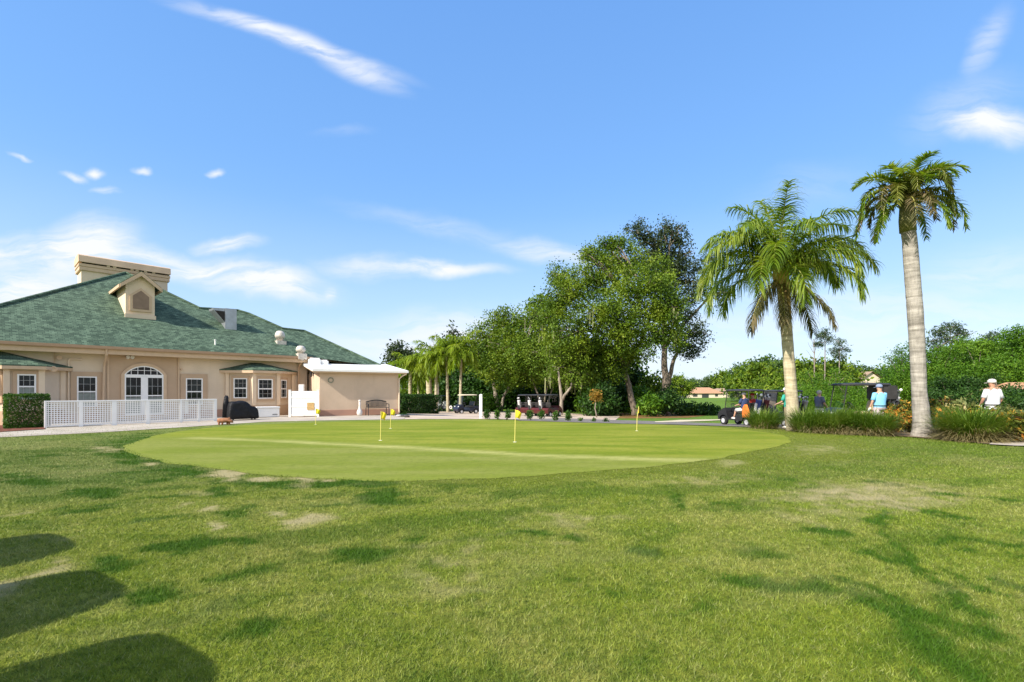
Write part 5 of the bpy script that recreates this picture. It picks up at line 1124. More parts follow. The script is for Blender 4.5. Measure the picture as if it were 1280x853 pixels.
def arc_pts(cx, cz, r, a0, a1, k=7): return [(cx + r * math.cos(R(a0 + (a1 - a0) * i / k)), cz + r * math.sin(R(a0 + (a1 - a0) * i / k))) for i in range(k + 1)]
def golf_cart(label, m_body, m_canopy, m_seat, group=None, cover=None, shield=True):
    """built at the origin: x forwards, y to its left"""
    t = thing('golf_cart', label, 'golf cart', (0, 0, 0), group)
    prof = [(1.20, .30), (1.24, .50), (1.12, .70), (.84, .88), (.68, .92), (.60, .74), (.50, .36), (-.02, .34), (-.05, .60), (-.62, .62), (-.68, .74), (-1.10, .76), (-1.22, .62), (-1.22, .34), (-1.09, .28)]
    prof += arc_pts(-.78, .23, .31, 170, 10) + arc_pts(.82, .23, .31, 170, 10) + [(1.14, .28)]
    mb = MB(); mb.prism(prof, lambda x, z, c: Vector((x, -.55 + c, z)), 1.10); obj('body', mb, m_body, t, bevel=.035, seg=2)
    mb = MB(); mb.box((.23, 0, .335), (.60, 1.0, .03)); obj('floor', mb, m_rubber, t)
    mb = MB(); mb.box((-.34, 0, .70), (.52, 1.02, .15)); obj('seat', mb, m_seat, t, bevel=.05, seg=3)
    M = Matrix.Rotation(R(-12), 3, 'Y'); mb = MB(); mb.box((-.66, 0, 1.00), (.11, 1.02, .44), M); obj('backrest', mb, m_seat, t, bevel=.045, seg=3)
    pl = []
    for k in range(40):
        a = 2 * math.pi * k / 40; c_, s_ = math.cos(a), math.sin(a); e = 0.5
        pl.append((-.12 + .93 * math.copysign(abs(c_) ** e, c_), .58 * math.copysign(abs(s_) ** e, s_)))
    sc = lambda f, z: [Vector((-.12 + (x + .12) * f, y * f, z)) for x, y in pl]
    mb = MB(); mb.loft([sc(.97, 1.79), sc(1.0, 1.80), sc(1.0, 1.845), sc(.93, 1.875), sc(.55, 1.895)]); obj('canopy', mb, m_canopy, t, smooth=False)
    for y in (-.50, .50):
        obj('canopy_post', MB().tube([(.74, y, .88), (.66, y * .98, 1.4), (.60, y * .96, 1.80)], .021, 6), m_black, t)
        obj('canopy_post', MB().tube([(-.92, y, .74), (-.90, y, 1.3), (-.84, y * .96, 1.80)], .021, 6), m_black, t)
    if shield:
        mb = MB(); mb.add([(.735, -.47, .90), (.735, .47, .90), (.605, .46, 1.77), (.605, -.46, 1.77)], [(0, 1, 2, 3)]); obj('windshield', mb, m_clear, t)
    sw = MB(); c = Vector((.36, .26, 1.00)); Mx = Matrix.Rotation(R(-55), 3, 'Y'); ring = [c + Mx @ Vector((.165 * math.cos(a), .165 * math.sin(a), 0)) for a in np.linspace(0, 2 * math.pi, 19)]
    sw.tube(ring, .017, 6); sw.bar(ring[0], ring[9], .012, 5); sw.bar(c, (.60, .26, .72), .022, 6); obj('steering_wheel', sw, m_black, t, smooth=True)
    for y in (-.36, .36):
        obj('headlight', MB().lathe([(.075, 0), (.07, .03), (.03, .045)], 10, (1.08, y, .70), Matrix.Rotation(R(62), 3, 'Y')), m_lamp, t)
    for x in (.82, -.78):
        for y in (-.47, .47):
            Mw = Matrix.Rotation(R(90), 3, 'X'); wv_ = obj('wheel', MB().lathe([(.13, -.085), (.21, -.085), (.23, -.06), (.23, .06), (.21, .085), (.13, .085)], 20, (x, y, .23), Mw), m_rubber, t, smooth=False)
            obj('rim', MB().lathe([(.04, -.09), (.125, -.088), (.128, 0), (.125, .088), (.04, .09)], 12, (x, y, .23), Mw), m_rim, wv_)
    mb = MB(); mb.box((-1.14, 0, .42), (.06, .9, .05)); mb.box((-1.05, 0, 1.02), (.04, .94, .04)); 
    for y in (-.46, .46): mb.tube([(-.95, y, .74), (-1.05, y, 1.02)], .018, 5)
    obj('bag_rack', mb, m_black, t)
    if cover is not None:
        mb = MB(); mb.loft([[Vector((x, y * 1.0, z)) for x, y in ((-.62, -.53), (-.62, .53), (-1.18, .53), (-1.18, -.53))] for z in (1.22, 1.79)]); obj('bag_cover', mb, cover, t, bevel=.05)
    return t
def place(t, loc, rz):
    t.location = loc; t.rotation_euler = (0, 0, R(rz)); WORLD[t.name] = Vector(loc); return t
def bag(label, loc, rz, m_a, m_b2, tilt=14, clubs=7, seed=0, group='golf bags on the carts', heads=None):
    r = np.random.default_rng(seed); t = thing('golf_bag', label, 'golf bag', (0, 0, 0), group)
    M = Matrix.Rotation(R(tilt), 3, 'Y')
    T3 = lambda v: M @ Vector(v)
    mb = MB(); mb.lathe([(.115, 0), (.125, .04), (.120, .45), (.130, .80), (.140, .83), (.138, .88)], 12, M=M); obj('bag_body', mb, m_a, t, smooth=True)
    mb = MB(); mb.box(T3((-.14, 0, .32)), (.10, .17, .36), M); obj('pocket', mb, m_b2, t, bevel=.03)
    mb = MB(); mb.box(T3((-.01, .135, .5)), (.15, .06, .44), M); obj('pocket', mb, m_b2, t, bevel=.025)
    for k in range(clubs):
        a = 2 * math.pi * k / clubs; b0 = T3((.06 * math.cos(a), .06 * math.sin(a), .80)); e = T3((.10 * math.cos(a) + r.normal() * .02, .10 * math.sin(a), .88 + r.uniform(.10, .30)))
        mb = MB(); mb.bar(b0, e, .008, 5); cl = obj('club', mb, m_chrome, t)
        mb = MB(); hd = r.random() < .5
        mb.lathe([(.01, -.05), (.045, -.03), (.055, .0), (.04, .04), (.01, .055)], 8, e, M) if hd else mb.box(e + Vector((.02, 0, .02)), (.07, .025, .06), M)
        obj('club_head', mb, (heads or [m_black, m_white])[k % 2], cl, smooth=hd)
    return place(t, loc, rz)

# near carts off to the left behind the viewpoint: only their roofs' shadows reach the picture
sh = (math.sin(R(SUN_AZ)) / math.tan(R(SUN_EL)), math.cos(R(SUN_AZ)) / math.tan(R(SUN_EL)))
HD = 58.0
def near_cart(tipx, tipy):
    fx, fy = tipx - sh[0] * 1.85, tipy - sh[1] * 1.85      # middle of the canopy's front edge
    return Vector((fx - math.cos(R(HD)) * .80, fy - math.sin(R(HD)) * .80, 0))
nc = golf_cart('black cart parked beside the lawn, middle of three whose roofs shade the grass', m_cblack, m_roofd, m_seatb, 'carts parked left of the viewpoint', m_seatb)
place(nc, near_cart(-3.17, 3.82), HD)
copy_thing(nc, near_cart(-1.85, 2.79), R(HD), 'black cart parked beside the lawn, nearest of three whose roofs shade the grass'); copy_thing(nc, near_cart(-4.48, 4.85), R(HD), 'black cart parked beside the lawn, farthest of three whose roofs shade the grass')

def local(t, v):
    m = Matrix.Translation(t.location) @ t.rotation_euler.to_matrix().to_4x4(); return m @ Vector(v)
# cart with an orange towel
c1 = golf_cart('dark golf cart carrying two golfers with an orange towel on its back', m_cblack, m_roofd, m_seatb); p_ = at(929, 25.0); place(c1, p_, 108)
rz1 = math.degrees(c1.rotation_euler.z)
c2 = golf_cart('black golf cart half hidden by the grass clump and the leaning palm', m_cblack, m_roofd, m_seatb); place(c2, at(975, 24.8), 108)
c3 = golf_cart('open black golf cart with tan seat and clear windshield beyond the tall grass', m_cblack, m_roofd, m_seatt, cover=m_seatb); place(c3, at(1071, 18.9), 172)
# carts by the wood
c4 = golf_cart('dark golf cart with a cream roof parked by the young palms', m_cnavy, m_roofc, m_seatb); place(c4, gp(583, 517.3), 215)
c5 = golf_cart('black golf cart in the shade behind the hedge', m_cblack, m_roofd, m_seatb); place(c5, at(533, 50), 250)
c6 = golf_cart('grey golf cart without bags between the shaggy palm and the target ring', m_cgrey, m_roofd, m_seatw); place(c6, at(553, 58), 235)
RD = [(659, 42.5, 62, 'dark red golf cart, left one of the row by the shrubs'), (673, 41.5, 58, 'dark red golf cart in the middle of the row by the shrubs'), (687, 40.5, 55, 'dark red golf cart nearest the Y shaped trunk')]
rc = golf_cart('x', m_cred, m_roofd, m_seatb, 'red golf carts parked by the shrub row')
for i, (px, Z, rz, lab) in enumerate(RD):
    if i == 0: rc['label'] = lab; place(rc, at(px, Z), rz)
    else: copy_thing(rc, at(px, Z), R(rz), lab)
m_bagw = pmat('white_bag', (0.62, 0.60, 0.58), .6, .1); m_bagb = pmat('blue_bag', (0.035, 0.055, 0.20), .55, .15); m_bagk = pmat('black_bag', (0.03, 0.03, 0.033), .6, .2); m_bagr = pmat('maroon_bag', (0.12, 0.025, 0.03), .6, .2); m_bagg = pmat('grey_bag', (0.30, 0.28, 0.27), .6, .2)
RBG = [(c1, 'blue and white golf bag next to the orange towel', m_bagb, m_bagw, .24), (c1, 'maroon golf bag on the near side of the orange towel cart', m_bagr, m_bagk, -.26), (c2, 'black golf bag on the half hidden cart', m_bagk, m_bagg, .24), (c2, 'dark grey golf bag on the half hidden cart', m_bagg, m_bagk, -.24), (c3, 'white and black golf bag behind the man in light blue', m_bagw, m_bagk, .24), (c3, 'dark golf bag with covered club heads behind the man in light blue', m_bagk, m_bagg, -.22)]
for i, (c, lab, a, b2, y) in enumerate(RBG): bag(lab, local(c, (-1.08, y, .50)), math.degrees(c.rotation_euler.z) , a, b2, -12, 7, i)
for i, (px, Z, rz, _) in enumerate(RD):
    rt = [o for o in COL.objects if o.get('label') == RD[i][3]][0]
    bag('white golf bag on the back of ' + ('the left red cart', 'the middle red cart', 'the right red cart')[i], local(rt, (-1.05, .2, .52)), rz, m_bagw, m_bagk, -12, 5, 20 + i)
m_towel = pmat('orange_towel', (0.72, 0.17, 0.025), .9, .15, 8)
tw = local(c1, (-.78, .585, .70)); e1 = (c1.rotation_euler.to_matrix() @ Vector((1, 0, 0))); e2 = (c1.rotation_euler.to_matrix() @ Vector((0, 1, 0)))
mb = MB(); rings = []
for k in range(7):
    f = k / 6; wdt = .10 + .17 * math.sin(f * 2.2); zz = .42 - .66 * f
    rings.append([tw + e1 * (wdt * math.cos(a) + .02 * math.sin(f * 6)) + e2 * (.035 * math.sin(a) * (1 + .6 * math.cos(3 * a))) + Vector((0, 0, zz)) for a in np.linspace(0, 2 * math.pi, 12, endpoint=False)])
mb.loft(rings); tag(obj('towel', mb, m_towel, None, tw - Vector((0, 0, .24)), smooth=True), 'orange towel hanging on the back of the dark golf cart', 'towel')

# ------------------------------------------------------------------ people
def pmatc(name, col): return pmat(name, col, .85, .12, 7)
m_skin = pmat('skin', (0.52, 0.30, 0.20), .55, .08, 9); m_skin2 = pmat('tanned_skin', (0.42, 0.22, 0.14), .55, .08, 9)
m_hairg = pmat('grey_hair', (0.42, 0.38, 0.34), .8, .2, 30); m_shoe = pmat('white_shoe', (0.7, 0.7, 0.68), .5, .08)
def skin_mesh(verts, edges, radii, levels=1):
    me = bpy.data.meshes.new('body'); me.from_pydata(verts, edges, []); o = bpy.data.objects.new('tmp_body', me); COL.objects.link(o)
    md = o.modifiers.new('s', 'SKIN'); md.use_smooth_shade = True
    for i, rd in enumerate(radii): me.skin_vertices[0].data[i].radius = rd if hasattr(rd, '__len__') else (rd, rd)
    for i in range(len(verts)): me.skin_vertices[0].data[i].use_root = (i == 0)
    sb = o.modifiers.new('b', 'SUBSURF'); sb.levels = levels; sb.render_levels = levels
    dg = bpy.context.evaluated_depsgraph_get(); nm = bpy.data.meshes.new_from_object(o.evaluated_get(dg)); bpy.data.objects.remove(o); return nm
def person(label, loc, rz, H, shirt, pants, skin, arms, cap=None, hair=None, legs=None, lean=0.0, head_turn=0, build=1.0, long_pants=False, glove=False, seated=False, head_tilt=0.0):
    """local: x forwards, y left. arms: {'L': (elbow, wrist), 'R': ...} in metres at 1.75 m"""
    k = H / 1.75; t = thing('person', label, 'person', (0, 0, 0))
    hz_ = .0
    B = {}
    hip = Vector((0, 0, .93)) if not seated else Vector((-.36, 0, .86))
    def sp(u):  # along the leaning spine
        return hip + Vector((math.sin(R(lean)) * u, 0, math.cos(R(lean)) * u))
    V = [hip, sp(.20), sp(.38), sp(.52), sp(.60), sp(.70) + Vector((.02 + head_tilt, 0, 0)), sp(.79) + Vector((.01 + head_tilt, 0, 0))]; Rr = [.125, .12, .13, .085, .052, .088, .070]
    E = [(i, i + 1) for i in range(6)]
    def add(v, rd, par): V.append(Vector(v)); Rr.append(rd); E.append((par, len(V) - 1)); return len(V) - 1
    nose = add(V[5] + Vector((.095, 0, .0)), .016, 5)
    for s in (-1, 1): add(V[5] + Vector((-.01, s * .088, .0)), .014, 5)
    arm_pts = {}
    for s, nm in ((1, 'L'), (-1, 'R')):
        sh_ = sp(.50) + Vector((0, s * .185 * build, 0)); i = add(sh_, .058, 3); el, wr = [sp(.50) + Vector((a, s * (.185 * build + b * .8), c)) for a, b, c in arms[nm]]
        e = add(el, .042, i); w_ = add(wr, .028, e); d = (wr - el).normalized(); pm = add(wr + d * .075, .034, w_); arm_pts[nm] = (sh_, el, wr, d)
        sdv = d.cross(Vector((1, 0, .2))).normalized()
        for f, off in enumerate((-.03, -.01, .01, .03)):
            q = add(wr + d * (.12 + (.012 if f in (1, 2) else 0)) + sdv * off, .0095, pm); add(V[q] + d * .035 + Vector((.02, 0, 0)), .008, q)
        th_ = add(wr + d * .05 + sdv * .055 + Vector((.02, 0, 0)), .011, w_); add(V[th_] + d * .04, .009, th_)
    leg_pts = []
    L = legs or {'L': ((.02, .10, .49), (.0, .12, .08)), 'R': ((.02, .10, .49), (.0, .12, .08))}
    for s, nm in ((1, 'L'), (-1, 'R')):
        hp_ = hip + Vector((0, s * .095 * build, -.03)); i = add(hp_, .098, 0); kn, an = [Vector((a, s * b, c)) for a, b, c in L[nm]]
        e = add(kn, .060, i); c_ = add(kn.lerp(an, .35) + Vector((-.02, 0, 0)), .058, e); f = add(an, .040, c_); add(an + Vector((.15, s * .02, -.045)), .036, f); leg_pts.append((hp_, kn, an))
    me = skin_mesh([v * k for v in V], E, [r_ * k for r_ in Rr]); me.materials.clear(); me.materials.append(skin)
    o = bpy.data.objects.new('body', me); link(o, t)
    for p in me.polygons: p.use_smooth = True
    def ell(c, rx, ry, n=14): return [Vector((c.x + rx * math.cos(a), c.y + ry * math.sin(a), c.z)) * k for a in np.linspace(0, 2 * math.pi, n, endpoint=False)]
    sb = build
    def shirt_mb(mb):
        mb.loft([ell(sp(-.06), .145 * sb, .185 * sb), ell(sp(.04), .152 * sb, .190 * sb), ell(sp(.18), .150 * sb, .185 * sb), ell(sp(.34), .148 * sb, .200 * sb), ell(sp(.46), .120, .205 * sb), ell(sp(.535), .085, .150), ell(sp(.575), .062, .072)])
        for nm in 'LR':
            s_, e_, w_, d = arm_pts[nm]; m_ = s_.lerp(e_, .82); mb.tube([(s_ + (sp(.47) - s_) * .35) * k, s_ * k, s_.lerp(e_, .45) * k, m_ * k], [.075 * k, .078 * k, .072 * k, .074 * k], 10)
        return mb
    obj('shirt', shirt_mb(MB()), shirt, t, smooth=True)
    mb = MB(); mb.loft([ell(hip + Vector((0, 0, .05)), .148 * sb, .186 * sb), ell(hip + Vector((0, 0, -.02)), .150 * sb, .190 * sb), ell(hip + Vector((0, 0, -.10)), .14 * sb, .185 * sb)])
    for hp_, kn, an in leg_pts:
        end = an + Vector((0, 0, .03)) if long_pants else hp_.lerp(kn, .93)
        path = [hp_ + Vector((0, 0, .02)), hp_.lerp(kn, .5), hp_.lerp(kn, .93)] + ([kn, kn.lerp(an, .5), end] if long_pants else []); rad = [.112 * sb, .105 * sb, .098] + ([.085, .080, .078] if long_pants else [])
        mb.tube([q * k for q in path], [q * k for q in rad], 10)
    obj('trousers' if long_pants else 'shorts', mb, pants, t, smooth=True)
    mb = MB(); mb.loft([ell(hip + Vector((0, 0, .045)), .154 * sb, .192 * sb), ell(hip + Vector((0, 0, .085)), .154 * sb, .192 * sb)]); obj('belt', mb, m_black, t)
    for hp_, kn, an in leg_pts:
        mb = MB(); c_ = an + Vector((.06, 0, -.035)); mb.loft([[Vector((c_.x + rx * math.cos(a), c_.y + .048 * math.sin(a) * (1 if math.cos(a) < 0 else .9), c_.z + z_)) * k for a in np.linspace(0, 2 * math.pi, 12, endpoint=False)] for rx, z_ in ((.135, -.045), (.14, -.02), (.12, .02), (.05, .05))]); obj('shoe', mb, m_shoe, t, smooth=True)
    hc = V[5].lerp(V[6], .5)
    if cap is not None:
        mb = MB(); mb.lathe([(.103 * k, -.01 * k), (.108 * k, .03 * k), (.098 * k, .075 * k), (.06 * k, .108 * k), (.01 * k, .118 * k)], 14, (hc + Vector((0, 0, .01))) * k)
        hat = obj('cap', mb, cap, t, smooth=True)
        mb = MB(); pl = [(.06, -.08), (.17, -.07), (.205, 0), (.17, .07), (.06, .08)]; mb.prism(pl, lambda x, y, c: (hc + Vector((x, y, .005 + c - x * .08))) * k, .012); obj('brim', mb, cap, hat)
    if hair is not None:
        mb = MB(); mb.lathe([(.088 * k, -.075 * k), (.100 * k, -.02 * k), (.100 * k, .03 * k), (.085 * k, .072 * k), (.045 * k, .095 * k), (.01 * k, .10 * k)], 14, (hc + Vector((-.022, 0, -.005))) * k); obj('hair', mb, hair, t, smooth=True)
    if glove:
        s_, e_, w_, d = arm_pts['L']; mb = MB(); mb.loft([[ (w_ + d * u + Vector((rx * math.cos(a), rx * .8 * math.sin(a), 0))) * k for a in np.linspace(0, 2 * math.pi, 10, endpoint=False)] for u, rx in ((-.02, .038), (.04, .050), (.10, .048), (.15, .025))]); obj('glove', mb, m_shoe, t, smooth=True)
    return place(t, loc, rz)
down = ((.0, .07, -.29), (.05, .09, -.53)); m_teal = pmatc('teal_cloth', (0.035, 0.33, 0.25)); m_lblue = pmatc('light_blue_cloth', (0.22, 0.56, 0.80)); m_wht = pmatc('white_cloth', (0.66, 0.66, 0.68)); m_gry = pmatc('grey_cloth', (0.11, 0.12, 0.17)); m_pnk = pmatc('pinkish_grey_cloth', (0.48, 0.40, 0.42)); m_kha = pmatc('khaki_cloth', (0.24, 0.19, 0.12)); m_pale = pmatc('pale_cloth', (0.62, 0.58, 0.54)); m_navy = pmatc('navy_cloth', (0.03, 0.05, 0.13)); m_redc = pmatc('red_cloth', (0.42, 0.04, 0.03)); m_capb = pmatc('blue_grey_cloth', (0.22, 0.28, 0.42))
fwd = ((.06, .06, -.27), (.24, -.02, -.38))
person('man in a light blue polo, pinkish shorts and blue cap standing seen from behind', at(1099.5, 17.7), 97, 1.74, m_lblue, m_pnk, m_skin, {'L': ((-.02, .13, -.28), (.06, .17, -.52)), 'R': ((.05, .06, -.27), (.26, .0, -.30))}, cap=m_capb, build=1.12, glove=True)
person('man in a white shirt and pale cap seen from behind near the colourful shrubs', at(1240.5, 15.9), 92, 1.87, m_wht, m_wht, m_skin2, {'L': ((.0, .14, -.27), (.12, .10, -.46)), 'R': ((.0, .14, -.27), (.12, .10, -.46))}, cap=m_pale, build=1.02, glove=True)
person('grey haired man in a dark grey shirt and pale shorts walking behind the tall grass', at(1024, 22.4), 10, 1.76, m_gry, m_pale, m_skin, {'L': fwd, 'R': ((.04, .08, -.27), (.22, .02, -.42))}, hair=m_hairg)
person('man in a teal shirt and khaki trousers partly hidden by the leaning palm trunk', at(985.5, 21.0), 120, 1.74, m_teal, m_kha, m_skin, {'L': ((.06, .08, -.26), (.26, .04, -.34)), 'R': ((.06, .08, -.26), (.26, .04, -.34))}, cap=m_wht, build=1.05, long_pants=True, lean=8)
seat_legs = {'L': ((.10, .12, .80), (.22, .12, .42)), 'R': ((.10, .12, .80), (.22, .12, .42))}; drv = ((.10, .06, -.26), (.34, -.02, -.30)); lap = ((.06, .08, -.26), (.28, .0, -.34))
person('seated golfer in a red shirt and cap at the far side of the dark cart', local(c1, (0, -.27, 0)), rz1, 1.72, m_redc, m_kha, m_skin, {'L': lap, 'R': lap}, cap=m_redc, seated=True, legs=seat_legs)
person('seated golfer in a navy shirt and white cap driving the dark cart', local(c1, (0, .27, 0)), rz1, 1.76, m_navy, m_pale, m_skin, {'L': drv, 'R': drv}, cap=m_wht, seated=True, legs=seat_legs)
# ------------------------------------------------------------------ small things
m_yel = pmat('yellow_flag', (0.85, 0.66, 0.02), .7, .08, 6); m_polew = pmat('pale_yellow_pole', (0.70, 0.60, 0.16), .4, .06)
for i, (px, pyb, ptop, lab, tw_) in enumerate([(394.5, 531, 511, 'small yellow flag in front of the white privacy fence', 20), (475.5, 551, 514.5, 'nearest yellow flag left of the middle, its pole clear of the annex wall', 35), (488, 536, 511.5, 'yellow flag in front of the bench, farther than its taller neighbour', 10), (643.5, 553, 512.5, 'yellow flag in front of the row of young shrubs', -5), (796, 539, 508.5, 'yellow flag hanging limp in front of the leaning oak', 75)]):
    b_ = gp(px, pyb); b_.z += .004; hgt = (pyb - ptop) / FP * b_.y
    t = thing('practice_flag', lab, 'flag', b_, 'yellow practice flags on the green')
    obj('pole', MB().tube([b_, b_ + Vector((.01, 0, hgt * .5)), b_ + Vector((.02 if i != 4 else .07, 0, hgt))], .011, 6), m_polew, t)
    obj('cup', MB().lathe([(.054, .002), (.054, .004), (.03, .005)], 12, b_), m_white, t)
    top = b_ + Vector((.02 if i != 4 else .07, 0, hgt)); d_ = Vector((math.cos(R(tw_)), math.sin(R(tw_)), 0)); n_ = Vector((-d_.y, d_.x, 0)); V = []; F = []
    fw, fh = .18, .23
    for a in range(9):
        u = a / 8
        for c_ in range(5):
            v = c_ / 4; V.append(top + d_ * fw * u * (1 - .35 * v) + n_ * .035 * math.sin(u * 7 + v * 2) * u + Vector((0, 0, -.01 - fh * v * (1 - .25 * u) - .10 * u * u)))
    for a in range(8):
        for c_ in range(4): F.append((a * 5 + c_, a * 5 + c_ + 1, (a + 1) * 5 + c_ + 1, (a + 1) * 5 + c_))
    fo = obj('flag', MB().add(V, F), m_yel, t, smooth=True); so_ = fo.modifiers.new('thick', 'SOLIDIFY'); so_.thickness = .004

# white post
b_ = gp(601, 523.5); hgt = 29 / FP * b_.y; t = thing('bollard', 'slim white square post at the edge of the plaza', 'post', b_)
obj('post', MB().box(b_ + Vector((0, 0, hgt / 2)), (.14, .14, hgt), rz=R(20)), m_white, t, bevel=.008)
obj('post_cap', MB().loft([[b_ + Vector((x * k, y * k, z)) for x, y in ((-.085, -.085), (.085, -.085), (.085, .085), (-.085, .085))] for k, z in ((1, hgt + .001), (1, hgt + .03), (.25, hgt + .07))]), m_white, t)

# covered barbecue
m_cover = pmat('black_cover_fabric', (0.010, 0.010, 0.012), 0.6, .3, 6, 0, .25, bump=.8, bscale=7, bdist=.06)
P0 = gp(302, 525.5); GF = Frame((P0.x, P0.y), DV, NV); t = thing('covered_grill', 'barbecue grill under a wrinkled black fabric cover', 'grill', P0)
r = np.random.default_rng(8); rings = []
prof = [(-.66, .60), (-.60, .90), (-.46, .97), (-.30, .93), (-.10, 1.0), (.16, .96), (.28, .84), (.40, .68), (.50, .70), (.62, .66), (.70, .50)]
for a, zt in prof:
    ring = []
    for k in range(26):
        th = 2 * math.pi * k / 26; y = .36 * math.copysign(abs(math.cos(th)) ** .5, math.cos(th)); z = .5 + .5 * math.copysign(abs(math.sin(th)) ** .45, math.sin(th))
        f = 1 + .10 * math.sin(a * 9 + k * 1.7) * (1 - z) + r.normal() * .03
        ring.append(GF.pt(a * (1 + .06 * (1 - z)), y * f * (1.10 - .18 * z), .06 + z * (zt - .06)))
    rings.append(ring)
cv = obj('cover', MB().loft(rings), m_cover, t, smooth=True); md = cv.modifiers.new('s', 'SUBSURF'); md.levels = 1; md.render_levels = 1
obj('cover_peak', MB().tube([GF.pt(-.66, -.15, .15), GF.pt(-.66, -.16, .8), GF.pt(-.63, -.18, 1.15), GF.pt(-.62, -.18, 1.24)], [.17, .13, .10, .05], 10), m_cover, t, smooth=True)
for a in (-.45, .55):
    for o_ in (-.2, .2): obj('wheel', MB().lathe([(.02, -.02), (.07, -.02), (.07, .02), (.02, .02)], 10, GF.pt(a, o_, .07), Matrix.Rotation(R(90), 3, (*NV, 0))), m_rubber, t)
# storage box
P0 = gp(335.5, 522); BF = Frame((P0.x, P0.y), DV, NV); kx = BF.a(349.5, .3) - BF.a(321, .3); t = thing('storage_box', 'long white plastic storage box below the bay window', 'storage box', P0); a0 = BF.a(321, .3)
mb = MB(); BF.box(mb, a0, a0 + kx, -.30, .30, .03, .50); obj('box', mb, m_white, t, bevel=.02)
mb = MB(); BF.box(mb, a0 - .03, a0 + kx + .03, -.33, .33, .503, .60); obj('lid', mb, m_white, t, bevel=.025)
mb = MB(); BF.box(mb, a0 + kx * .68, a0 + kx * .90, .30, .315, .14, .19); obj('latch', mb, m_cgrey, t)
# cream post cabinet behind the privacy fence
P0 = PF.pt(PF.a(376.5, -.5), -.5, 0); t = thing('utility_cabinet', 'narrow cream cabinet standing up behind the white privacy fence', 'cabinet', P0)
mb = MB(); PF.box(mb, PF.a(373.2, -.5), PF.a(380.2, -.5), -.7, -.45, 0, 1.84); obj('cabinet', mb, m_pale, t, bevel=.02)
mb = MB(); PF.box(mb, PF.a(373.8, -.5), PF.a(379.6, -.5), -.448, -.435, .9, 1.78); obj('door', mb, m_white, t)
# chiminea
P0 = AX.pt(AX.a(449.5, .55), .55, .012); t = thing('chiminea', 'cream clay chiminea with round belly and tall slim neck by the annex wall', 'chiminea', P0); k = P0.y / FP
obj('belly', MB().lathe([(2.4 * k, 0), (2.9 * k, .8 * k), (3.5 * k, 3 * k), (3.3 * k, 5 * k), (2.4 * k, 7 * k), (1.4 * k, 8.5 * k), (1.15 * k, 12 * k), (1.1 * k, 17 * k)], 18, P0), m_pale, t, smooth=True)
obj('rim', MB().lathe([(1.1 * k, 17 * k), (1.5 * k, 17.3 * k), (1.5 * k, 18.3 * k), (1.0 * k, 19.5 * k)], 14, P0), m_pale, t, smooth=True)
# bench
P0 = AX.pt(AX.a(472, .55), .55, .012); c0_ = AX.a(472, .55); t = thing('bench', 'dark metal bench with a curved back against the annex wall', 'bench', P0); hw = .62
mb = MB()
for k in range(6): AX.box(mb, c0_ - hw, c0_ + hw, .30 + k * .085, .30 + k * .085 + .06, .44, .465)
obj('seat', mb, m_black, t)
mb = MB(); top_ = [(c0_ + hw * u, .80 + .10 * math.cos(u * math.pi / 2)) for u in np.linspace(-1, 1, 13)]
mb.tube([AX.pt(a, .26, z) for a, z in top_], .03, 6); mb.bar(AX.pt(c0_ - hw, .29, .52), AX.pt(c0_ + hw, .29, .52), .02, 6)
for u in np.linspace(-.96, .96, 17): mb.bar(AX.pt(c0_ + hw * u, .29, .52), AX.pt(c0_ + hw * u, .26, .80 + .10 * math.cos(u * math.pi / 2)), .022, 5)
obj('backrest', mb, m_black, t)
for a in (-hw, hw):
    obj('armrest', MB().tube([AX.pt(c0_ + a, .27, .66), AX.pt(c0_ + a, .55, .68), AX.pt(c0_ + a, .78, .66), AX.pt(c0_ + a, .80, .45)], .025, 6), m_black, t)
    for o_ in (.28, .78): obj('leg', MB().tube([AX.pt(c0_ + a, o_, .46), AX.pt(c0_ + a, o_ + (.04 if o_ > .5 else -.04), .0)], .025, 6), m_black, t)
# round plaque on the annex
P0 = AX.pt(AX.a(413.5, .02), .0, AX.z(413.5, 475.5)); t = thing('wall_plaque', 'small round greenish plaque hanging on the annex wall', 'plaque', P0); Mp = Matrix.Rotation(math.atan2(AX.m.y, AX.m.x), 3, 'Z') @ Matrix.Rotation(R(90), 3, 'Y')
m_pg = pmat('greenish_metal', (0.20, 0.24, 0.18), .6, .2, 12)
obj('disc', MB().lathe([(.11, .003), (.11, .015), (.05, .03)], 18, P0, Mp), m_annex, t); ring = [P0 + Mp @ Vector((.14 * math.cos(a), .14 * math.sin(a), .025)) for a in np.linspace(0, 2 * math.pi, 25)]; obj('ring', MB().tube(ring, .022, 6), m_pg, t, smooth=True)
# rust brown ornament at the corner of the lattice fence
m_rust = pmat('rust_clay', (0.27, 0.12, 0.06), .85, .3, 9, bump=.5, bscale=20, bdist=.02)
P0 = gp(281, 531.3); k = P0.y / FP; GF = Frame((P0.x, P0.y), (1, .1), (.1, -1)); t = thing('clay_ornament', 'rust brown lumpy clay animal ornament at the end of the lattice fence', 'ornament', P0)
rings = []
for a, ra, zc_ in ((-8.5, 1.2, 5.6), (-8, 2.6, 5.4), (-5, 3.2, 5.4), (-1, 3.3, 5.5), (2, 3.2, 5.8), (4.5, 2.6, 5.6), (7, 2.2, 4.8), (9.2, 1.6, 3.8), (10, .7, 3.4)):
    rings.append([GF.pt(a * k, ra * 1.0 * k * math.cos(th) * (1 + .08 * math.sin(a + 3 * th)), (zc_ + ra * math.sin(th) * .95) * k) for th in np.linspace(0, 2 * math.pi, 14, endpoint=False)])
obj('body', MB().loft(rings), m_rust, t, smooth=True)
